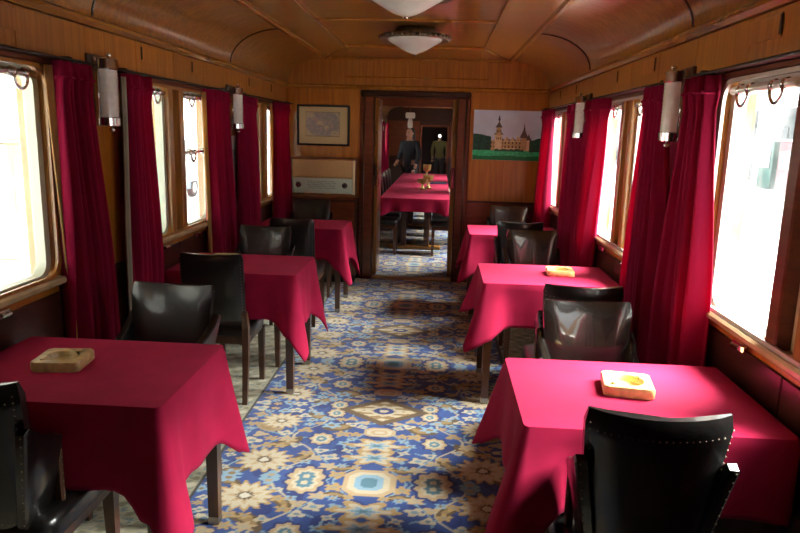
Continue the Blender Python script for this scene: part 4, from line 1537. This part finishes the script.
def make_person(loc, rz, scale, coat, legs, label, reach=False, hair_long=True):
    root = empty('person', loc, rz)
    root.scale = (scale,) * 3
    tag(root, label, 'person')
    # body: faces +y local
    J = [((0, 0, .95), (.15, .11)), ((0, 0, 1.15), (.13, .10)), ((0, 0, 1.36), (.16, .11)), ((0, 0, 1.47), (.07, .06)), ((0, .01, 1.54), (.055, .055)),
         ((0, .02, 1.60), (.075, .09)), ((0, .01, 1.68), (.078, .095)), ((0, 0, 1.74), (.05, .06)),
         ((-.19, 0, 1.42), (.055, .055)), ((-.25, -.02, 1.16), (.042, .042)), ((-.24, .10, .95), (.032, .032)), ((-.235, .14, .86), (.028, .04)),
         ((.19, 0, 1.42), (.055, .055)), ((.25, -.02, 1.16), (.042, .042)), ((.22, .14, 1.02) if reach else (.24, .10, .95), (.032, .032)), ((.20, .22, 1.0) if reach else (.235, .14, .86), (.028, .04)),
         ((-.09, 0, .88), (.09, .09)), ((-.10, .01, .50), (.058, .058)), ((-.10, -.01, .08), (.042, .042)), ((-.10, .12, .04), (.04, .03)),
         ((.09, 0, .88), (.09, .09)), ((.10, .01, .50), (.058, .058)), ((.10, -.01, .08), (.042, .042)), ((.10, .12, .04), (.04, .03))]
    E = [(0, 1), (1, 2), (2, 3), (3, 4), (4, 5), (5, 6), (6, 7), (2, 8), (8, 9), (9, 10), (10, 11), (2, 12), (12, 13), (13, 14), (14, 15), (0, 16), (16, 17), (17, 18), (18, 19), (0, 20), (20, 21), (21, 22), (22, 23)]
    body = skin_mesh('body', J, E, 'skin', root)
    # fingers on both hands
    for sx, w_ in ((-1, J[11][0]), (1, J[15][0])):
        for k in range(5):
            a = (k - 2) * .017
            L = (.05, .075, .082, .076, .06)[k] if k else .05
            p0 = (w_[0] + a * .6, w_[1] + .02, w_[2] - .02)
            p1 = (w_[0] + a * 1.1 - (sx * .03 if k == 0 else 0), w_[1] + .045, w_[2] - .02 - L * .5)
            p2 = (p1[0], p1[1] + .005, w_[2] - .02 - L)
            MB().tube([p0, p1, p2], [.011, .0095, .007], 6).build('finger', 'skin', body, smooth=True)
    # nose, eyes, mouth, ears
    MB().loft([[(-.012, .108, 1.60), (.012, .108, 1.60), (.0, .132, 1.605)], [(-.006, .108, 1.65), (.006, .108, 1.65), (0, .116, 1.65)]]).build('nose', 'skin', body)
    for sx in (-1, 1):
        MB().lathe([(.002, -.008), (.010, -.004), (.010, .004), (.002, .008)], 8, (sx * .03, .103, 1.655), 'y').build('eye', 'dark_hair', body)
        MB().lathe([(.002, -.01), (.02, -.006), (.02, .006), (.002, .01)], 8, (sx * .082, 0, 1.635), 'x').build('ear', 'skin', body)
    MB().cbox(-.022, .022, .100, .112, 1.565, 1.575, .003).build('mouth', 'red_mahogany', body)
    g = .018
    JJ = [((0, 0, .80), (.17, .13))] + [(J[i][0], (J[i][1][0] + g, J[i][1][1] + g)) for i in (1, 2, 3, 8, 9, 10, 12, 13, 14)]
    skin_mesh('jacket', JJ, [(0, 1), (1, 2), (2, 3), (2, 4), (4, 5), (5, 6), (2, 7), (7, 8), (8, 9)], coat, root)
    JJ = [((0, 0, .98), (.16, .12))] + [(J[i][0], (J[i][1][0] + .014, J[i][1][1] + .014)) for i in (16, 17, 18, 20, 21, 22)]
    skin_mesh('trousers', JJ, [(0, 1), (1, 2), (2, 3), (0, 4), (4, 5), (5, 6)], legs, root)
    H = [((0, -.02, 1.76), (.075, .085)), ((0, -.045, 1.69), (.098, .085)), ((0, -.06, 1.60), (.10, .065))]
    if hair_long: H += [((0, -.075, 1.48), (.11, .05)), ((0, -.085, 1.36), (.09, .04))]
    skin_mesh('hair', H, [(i, i + 1) for i in range(len(H) - 1)], 'dark_hair', root)
    return root


make_person((-.40, 14.95, 0), 2.6, .97, 'navy_cloth', 'navy_cloth', 'person with long dark hair in a navy jacket standing past the far table', reach=True)
make_person((.24, YF + .7, 0), PI, .93, 'olive_cloth', 'grey_cloth', 'person in an olive top standing in the far passage', hair_long=False)

# ------------------------------------------------------------------ outside: yard, station building, shed, blue van
gd = MB().box(-60, 60, -40, 110, -1.25, -1.10).build('ground', 'concrete')
tag(gd, kind='structure')
tag(MB().box(3.2, 6.8, -30, 90, -1.10, -1.04).build('ballast_bed', 'ballast'), 'grey gravel track bed outside the right windows', 'track bed')
pf = MB().cbox(14.2, 20, -20, 100, -1.10, -.55, .03).build('platform', 'concrete')
tag(pf, 'pale station platform outside the right windows', 'platform')

sb_ = empty('station_building', (19, 40, -.55))
tag(sb_, 'pale station building with slate canopy outside the right windows', 'building')
MB().box(0, 6, -42, 45, 0, 5.6).build('wall', 'pale_grey_render', sb_)
MB().prism([(-5.2, 3.75), (-5.2, 4.05), (0.2, 4.95), (0.2, 4.6)], 'y', -42, 45).build('canopy_roof', 'roof_slate', sb_)
MB().cbox(-5.25, -5.05, -42, 45, 3.5, 4.05, .02).build('canopy_fascia', 'white_paint', sb_)
for k in range(18):
    y = -40 + k * 4.6
    MB().cbox(-4.4, -4.2, y - .1, y + .1, 0, 3.9, .02).build('column', 'white_paint', sb_)
for k in range(24):
    y = -39 + k * 3.4
    wn = MB().cbox(-.06, .02, y, y + 1.5, .9, 3.0, .02).build('window', 'window_dark', sb_)
    MB().cbox(-.08, -.05, y + .7, y + .8, .9, 3.0, .01).build('glazing_bar', 'white_paint', wn)
for y, c, t in ((31.5, 'red_paint', 'red kiosk on the right platform'), (33.6, 'teal_paint', 'teal kiosk on the right platform'), (27.2, 'blue_paint', 'blue kiosk on the right platform')):
    kk = empty('kiosk', (16.2, y, -.55))
    tag(kk, t, 'kiosk', 'kiosks on the platform')
    MB().cbox(-.5, .5, -.8, .8, 0, 2.2, .03).build('cabin', c, kk)
    MB().cbox(-.6, .6, -.9, .9, 2.2, 2.32, .03).build('roof', 'white_paint', kk)
    MB().cbox(-.52, -.48, -.6, .6, .95, 1.8, .01).build('counter_window', 'window_dark', kk)
sg = empty('signal_post', (15.0, 28.9, -.55))
tag(sg, 'signal post with orange lamp on the right platform', 'signal')
MB().tube([(0, 0, 0), (0, 0, 2.6)], .05, 8).build('post', 'white_paint', sg)
MB().cbox(-.12, .12, -.12, .12, 1.7, 2.2, .03).build('lamp_box', 'orange_paint', sg)

# left: platform roof beside the coach
pr = empty('platform_roof', (-5.2, 12, -1.1))
tag(pr, 'grey platform roof on posts outside the left windows', 'roof')
MB().box(-3.4, 3.2, -30, 40, 4.35, 4.50).build('roof_slab', 'roof_pale', pr)
MB().cbox(3.1, 3.3, -30, 40, 4.10, 4.55, .02).build('fascia', 'pale_grey_render', pr)
for k in range(9):
    y = -24 + k * 7.4
    MB().cbox(-.1, .1, y - .1, y + .1, 0, 4.36, .02).build('post', 'pale_grey_render', pr)
# left: pale building, blue van, dark post with white arm, cable box
lb = empty('yard_building', (-13, 22, -1.1))
tag(lb, 'pale rendered building across the yard outside the left windows', 'building')
MB().box(-6, 0, -26, 30, 0, 4.6).build('wall', 'pale_render', lb)
MB().prism([(-6.4, 4.6), (.6, 4.6), (.6, 4.85), (-2.9, 6.4), (-6.4, 4.85)], 'y', -26.4, 30.4).build('roof', 'roof_pale', lb)
for k in range(11):
    y = -24 + k * 5
    wn = MB().cbox(-.03, .05, y, y + 1.6, 1.6, 3.2, .02).build('window', 'window_dark', lb)
    MB().cbox(.04, .07, y + .76, y + .84, 1.6, 3.2, .01).build('glazing_bar', 'white_paint', wn)
vn = empty('blue_van', (-10.2, 24.6, -1.1))
tag(vn, 'blue and white van parked outside the second left window', 'van')
MB().prism([(-2.4, .35), (2.3, .35), (2.3, 1.2), (1.6, 1.35), (1.05, 2.2), (-2.4, 2.3)], 'x', -.9, .9).build('body', 'blue_paint', vn)
MB().cbox(-.93, .93, -2.42, 2.32, .62, .85, .02).build('stripe', 'white_paint', vn)
MB().prism([(.35, 1.38), (1.5, 1.38), (1.02, 2.08), (.35, 2.1)], 'x', -.92, .92).build('cab_window', 'window_dark', vn)
MB().cbox(-.92, .92, -1.9, .1, 1.4, 2.05, .03).build('side_window', 'window_dark', vn)
for sx in (-1, 1):
    for y in (-1.5, 1.45):
        wh = MB().lathe([(.05, -.1), (.34, -.1), (.36, -.06), (.36, .06), (.34, .1), (.05, .1)], 18, (sx * .82, y, .36), 'x').build('wheel', 'rubber', vn, autos=40)
        MB().lathe([(.02, -.11), (.2, -.105), (.2, .105), (.02, .11)], 14, (sx * .82, y, .36), 'x').build('hub', 'aged_chrome', wh, autos=40)
po = empty('barrier_post', (-6.2, 10.66, -1.1))
tag(po, 'dark post with a white arm outside the nearest left window', 'post')
MB().cbox(-.12, .12, -.13, .13, 0, 2.75, .03).build('post', 'navy_cloth', po)
MB().tube([(0, -1.4, 1.72), (0, -.5, 1.82), (0, .1, 2.05)], .07, 8).build('arm', 'white_paint', po)
MB().cbox(-.15, .15, -.16, .16, 2.75, 2.83, .02).build('post_cap', 'navy_cloth', po)
sh = empty('cable_box', (-8.4, 13.2, -1.1))
tag(sh, 'beige cabinet standing in the yard outside the nearest left window', 'cabinet')
MB().cbox(-.4, .4, -.5, .5, 0, 2.3, .04).build('body', 'cream_metal', sh)
MB().cbox(-.45, .45, -.55, .55, 2.3, 2.38, .02).build('lid', 'roof_pale', sh)
MB().cbox(.39, .42, -.4, .4, .3, 2.0, .01).build('door', 'pale_render', sh)
